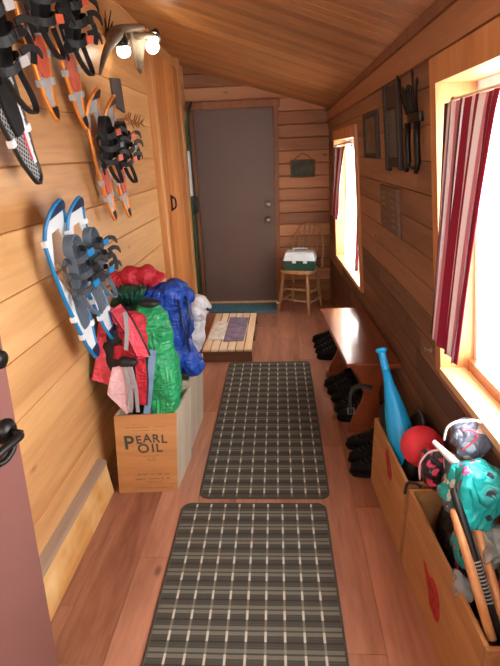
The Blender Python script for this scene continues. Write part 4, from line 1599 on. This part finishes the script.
band([at(122, 310, 2.06), at(112, 314, 2.04), at(107, 330, 2.03), at(106, 355, 2.03), at(101, 382, 2.01)], 0.085, 'shoulder_strap', M['coral'])
band([at(116, 308, 2.03), at(126, 322, 1.97), at(136, 340, 1.95), at(144, 357, 1.96)], 0.055, 'shoulder_strap', M['coral'])
band([at(140, 358, 1.97), at(142, 380, 1.955), at(141, 404, 1.965)], 0.05, 'side_panel', M['red'])
b_ = MB()
pk = [at(112, 368, 1.95), at(125, 366, 1.94), at(133, 372, 1.94), at(134, 408, 1.965), at(128, 412, 1.97), at(107, 394, 1.955)]
cc = sum(pk, V()) / len(pk)
b_.prism([((p_ - cc).x, (p_ - cc).z) for p_ in pk], -0.006, 0.006, frame(rel(cc, o), (1, 0, 0), (0, 0, 1)), bevel=0.004)
b_.build('pink_pocket', M['pink'], e)
b_ = MB()
for pts in (((124, 362), (129, 385), (131, 412)), ((130, 364), (136, 388), (138, 412))):
    b_.ribbon([rel(at(px, py, 1.935), o) for px, py in pts], 0.016, 0.006, (1, 0, 0))
b_.build('webbing', M['grey'], e)
b_ = MB()
b_.ribbon([rel(p_, o) for p_ in smoothpath([at(125, 312, 1.97), at(127, 330, 1.945), at(126, 350, 1.94)], 5)], 0.018, 0.006, (1, 0, 0))
b_.build('grey_trim', M['grey'], e)
b_ = MB()
b_.blob(rel(at(128, 362, 1.945), o), (0.045, 0.025, 0.02), amp=0.008, seed=31, wr=0.006)
b_.build('buckle', M['black'], e)
b_ = MB()
b_.blob(rel(at(115, 337, 2.00), o), (0.038, 0.02, 0.045), amp=0.008, seed=33, wr=0.006)
b_.build('strap_pad', M['black'], e)

# white bag on the rear crate
e, o = bagroot('plastic_bag', 'crumpled white bag on the far end of the pale crate', 'bag', (-0.47, 2.66, 0.44))
b_ = MB()
b_.blob(rel(at(194, 326, 2.64), o), (0.052, 0.055, 0.165), amp=0.02, freq=9, seed=43, wr=0.018, wfreq=15, nu=52, nv=44)
b_.blob(rel(at(198, 308, 2.62), o), (0.064, 0.06, 0.065), amp=0.02, freq=9, seed=41, wr=0.02, wfreq=15, nu=52, nv=36)
b_.build('body', M['white_bag'], e)
b_ = MB()
b_.ribbon([rel(p_, o) for p_ in (at(207, 309, 2.56), at(209, 310, 2.58), at(211, 310, 2.60))], 0.016, 0.005, (0, 0, 1))
b_.build('black_tab', M['black'], e)

# ------------------------------------------------------------------ play gear on the right
def yaxis_blob(*a, **k):
    return MB().blob(*a, **k)


e, o = bagroot('gear_bag', 'black bag with dangling buckle strap filling the crate behind the blue bat', 'bag', (0.53, 1.9, 0.3))
b_ = MB()
b_.blob(rel((0.545, 1.86, 0.26), o), (0.06, 0.14, 0.10), amp=0.008, freq=10, seed=51, wr=0.012, wfreq=16, nu=48, nv=30)
b_.blob(rel((0.505, 1.99, 0.42), o), (0.055, 0.045, 0.07), amp=0.015, freq=10, seed=52, wr=0.012, wfreq=16, nu=40, nv=26)
b_.build('body', M['black'], e)
b_ = MB()
b_.ribbon([rel(p_, o) for p_ in smoothpath([at(372, 388, 2.08), at(360, 386, 2.10), at(352, 390, 2.11), at(350, 402, 2.11), at(351, 412, 2.11)], 5)], 0.03, 0.012, (0.2, 1, 0))
so = b_.build('strap', M['black'], e)
b_ = MB()
b_.tube([rel(at(px, py, 2.1), o) for px, py in ((348, 408), (354, 408), (354, 414), (348, 414))], 0.003, 6, True)
b_.build('buckle', M['steel'], so)
e, o = bagroot('padded_gear', 'black padded gear lying in the crate between bat and wall', 'pad', (0.61, 1.86, 0.36))
b_ = MB()
b_.blob(rel((0.605, 1.90, 0.40), o), (0.033, 0.08, 0.075), amp=0.012, freq=12, seed=54, wr=0.01, wfreq=18)
b_.blob(rel((0.592, 1.79, 0.42), o), (0.03, 0.06, 0.05), amp=0.012, freq=12, seed=55, wr=0.01, wfreq=18)
b_.build('padding', M['black'], e)
b_ = MB()
b_.tube([rel(p_, o) for p_ in ((0.60, 1.97, 0.44), (0.595, 1.93, 0.49), (0.60, 1.86, 0.48), (0.60, 1.82, 0.44))], 0.008, 8)
b_.build('strap', M['dkgrey'], e)

# blue bat: handle up
hd, bs = at(381, 350, 2.06), at(405, 452, 1.83)
e = tag(empty('plastic_bat', bs), 'bright blue plastic bat standing handle up in the crate', 'bat')
dz = (hd - bs)
ln = dz.length
mt_ = dz.to_track_quat('Z', 'Y').to_matrix().to_4x4()
MB().lathe([(0.0, -0.075), (0.040, -0.072), (0.051, -0.05), (0.057, 0.0), (0.059, ln * 0.14), (0.056, ln * 0.25), (0.046, ln * 0.40), (0.034, ln * 0.54), (0.021, ln * 0.68), (0.017, ln * 0.80)], mt_, 28).build('barrel', M['bat_blue'], e, True)
pr = []
for k in range(12):
    pr += [(0.0175, ln * (0.80 + 0.0145 * k)), (0.016, ln * (0.807 + 0.0145 * k))]
MB().lathe(pr + [(0.018, ln * 0.975), (0.025, ln * 0.985), (0.026, ln * 1.005), (0.02, ln * 1.02), (0.0, ln * 1.022)], mt_, 24).build('grip', M['bat_blue'], e, True)

# red ball
bc = V((0.556, 1.70, 0.445))
e = tag(empty('rubber_ball', bc), 'red rubber ball resting on the gear between the two crates', 'ball')
MB().lathe([(0.084 * math.sin(PI * k / 24), -0.084 * math.cos(PI * k / 24)) for k in range(25)], None, 40).build('shell', M['ball_red'], e, True)
MB().lathe([(0.0, 0.083), (0.006, 0.0835), (0.006, 0.0845), (0.003, 0.0848), (0.0, 0.084)], Matrix.Rotation(-0.9, 4, 'X'), 12).build('valve', M['red'], e)

# patterned bags
e, o = bagroot('quilted_bag', 'grey and pink patterned bag with white piping, topmost beside the red ball', 'bag', (0.565, 1.38, 0.45))
b_ = MB()
b_.blob(rel(at(469, 438, 1.34), o), (0.058, 0.065, 0.05), amp=0.01, freq=10, seed=61, wr=0.012, wfreq=18, ex=0.75, nu=56, nv=36)
b_.blob(rel((0.57, 1.36, 0.53), o), (0.048, 0.065, 0.10), amp=0.01, freq=10, seed=62, wr=0.008, wfreq=16, ex=0.7, nu=48, nv=30)
b_.build('body', M['pink_print'], e)
b_ = MB()
pp = [(444, 440), (447, 428), (456, 422), (466, 421), (478, 421), (486, 428), (490, 440), (491, 452)]
b_.tube([rel(p_, o) for p_ in smoothpath([at(px, py, 1.31) for px, py in pp], 4)], 0.004, 10)
b_.build('white_piping', M['white_pl'], e)
b_ = MB()
b_.tube([rel(p_, o) for p_ in smoothpath([at(px, py, 1.278) for px, py in ((462, 450), (468, 446), (475, 440), (476, 434), (470, 430), (462, 431))], 4)], 0.003, 8)
b_.build('pink_piping', M['coral'], e)
e, o = bagroot('printed_bag', 'black bag with pink print at the hall side edge of the near crate', 'bag', (0.53, 1.38, 0.3))
b_ = MB()
b_.blob(rel((0.595, 1.28, 0.30), o), (0.06, 0.19, 0.12), amp=0.012, freq=10, seed=63, wr=0.01, wfreq=16, nu=52, nv=32)
b_.blob(rel(at(433, 470, 1.40), o), (0.042, 0.06, 0.06), amp=0.012, freq=12, seed=64, wr=0.01, wfreq=18, nu=44, nv=28)
b_.build('body', M['black_print'], e)
b_ = MB()
b_.tube([rel(p_, o) for p_ in smoothpath([at(420, 480, 1.38), at(420, 464, 1.39), at(428, 453, 1.38), at(440, 450, 1.36)], 5)], 0.0035, 8)
b_.build('pale_piping', M['pink'], e)
e, o = bagroot('teal_bag', 'shiny teal bag with a dark and pink print, propped on the near crate', 'bag', (0.58, 1.2, 0.3))
b_ = MB()
b_.blob(rel(at(474, 495, 1.18), o), (0.064, 0.052, 0.086), Matrix.Rotation(0.25, 3, 'Y'), amp=0.02, freq=11, seed=71, wr=0.034, wfreq=15, ex=0.55, nu=96, nv=72)
b_.blob(rel((0.58, 1.20, 0.42), o), (0.06, 0.06, 0.12), amp=0.012, freq=10, seed=72, wr=0.01, wfreq=15, nu=44, nv=30)
b_.build('body', M['teal_print'], e)
e, o = bagroot('clear_bag', 'crumpled clear plastic bag among the wooden sticks', 'bag', (0.6, 1.05, 0.4))
b_ = MB()
b_.blob(rel(at(491, 545, 1.12), o), (0.04, 0.06, 0.05), amp=0.02, freq=14, seed=73, wr=0.02, wfreq=24, nu=44, nv=30)
b_.blob(rel(at(463, 585, 1.11), o), (0.025, 0.04, 0.03), amp=0.014, freq=14, seed=74, wr=0.014, wfreq=24, nu=36, nv=24)
b_.build('body', M['clear'], e)


def stick(p0, p1, r0, r1, lab, mat, cat='stick', capm=None, name='wooden_stick'):
    p0, p1 = V(p0), V(p1)
    e_ = tag(empty(name, p1), lab, cat, 'sticks in the near crate')
    dd = p0 - p1
    l_ = dd.length
    mt = dd.to_track_quat('Z', 'Y').to_matrix().to_4x4()
    MB().lathe([(0.0, 0.0), (r1, 0.001), (r1, l_ * 0.3), (lerp(r1, r0, 0.5), l_ * 0.6), (r0, l_ * 0.93), (r0 * 0.9, l_ * 0.985), (r0 * 0.5, l_)], mt, 16).build('shaft', mat, e_, True)
    return e_, mt, l_


stick(at(453, 508, 1.14), at(492, 640, 0.945), 0.0125, 0.0135, 'tan wooden handle leaning in the near crate, on the hall side', M['stick_wood'])
stick(at(477, 526, 1.13), at(512, 650, 0.945), 0.0125, 0.0125, 'tan wooden handle leaning in the near crate, on the window side', M['stick_wood'])
e_, mt, l_ = stick(at(453, 488, 1.16), at(505, 655, 0.94), 0.0125, 0.0115, 'black handled stick leaning between the two tan wooden handles', M['black_hard'])
g_ = MB()
for k in range(12):
    z_ = l_ * (0.30 + 0.022 * k)
    g_.lathe([(0.012, z_), (0.0145, z_ + 0.001), (0.0145, z_ + 0.003), (0.012, z_ + 0.004)], mt, 14)
g_.build('coil', M['grey'], e_, True)
stick(at(433, 441, 1.345), at(459, 466, 1.27), 0.0075, 0.013, 'short white grey stick poking out beside the red ball', M['white_pl'])

# ------------------------------------------------------------------ light
wd = bpy.data.worlds.new('daylight')
scn.world = wd
wd.use_nodes = True
bg = wd.node_tree.nodes['Background']
bg.inputs[0].default_value = (1.0, 0.985, 0.96, 1)
bg.inputs[1].default_value = 6.0


def portal(name, loc, rot, sx, sy):
    l_ = bpy.data.lights.new(name, 'AREA')
    l_.shape = 'RECTANGLE'
    l_.size, l_.size_y = sx, sy
    l_.cycles.is_portal = True
    o_ = bpy.data.objects.new(name, l_)
    COL.objects.link(o_)
    o_.location = loc
    o_.rotation_euler = rot


portal('opening_portal', (0.80, 1.0, 1.28), (0, PI / 2, 0), 1.05, 1.45)
portal('opening_portal', (-0.125, YF - 0.12, 1.675), (PI / 2, 0, PI), 0.9, 0.7)  # daylight through the opening added behind the camera
portal('opening_portal', (0.72, 4.04, 1.15), (0, PI / 2, 0), 1.1, 1.25)


scn.view_settings.view_transform = 'Standard'
scn.view_settings.look = 'None'
scn.view_settings.gamma = 1.0
scn.view_settings.use_curve_mapping = False
scn.view_settings.exposure = 1.55
scn.cycles.use_denoising = True
scn.cycles.max_bounces = 10
scn.cycles.diffuse_bounces = 6
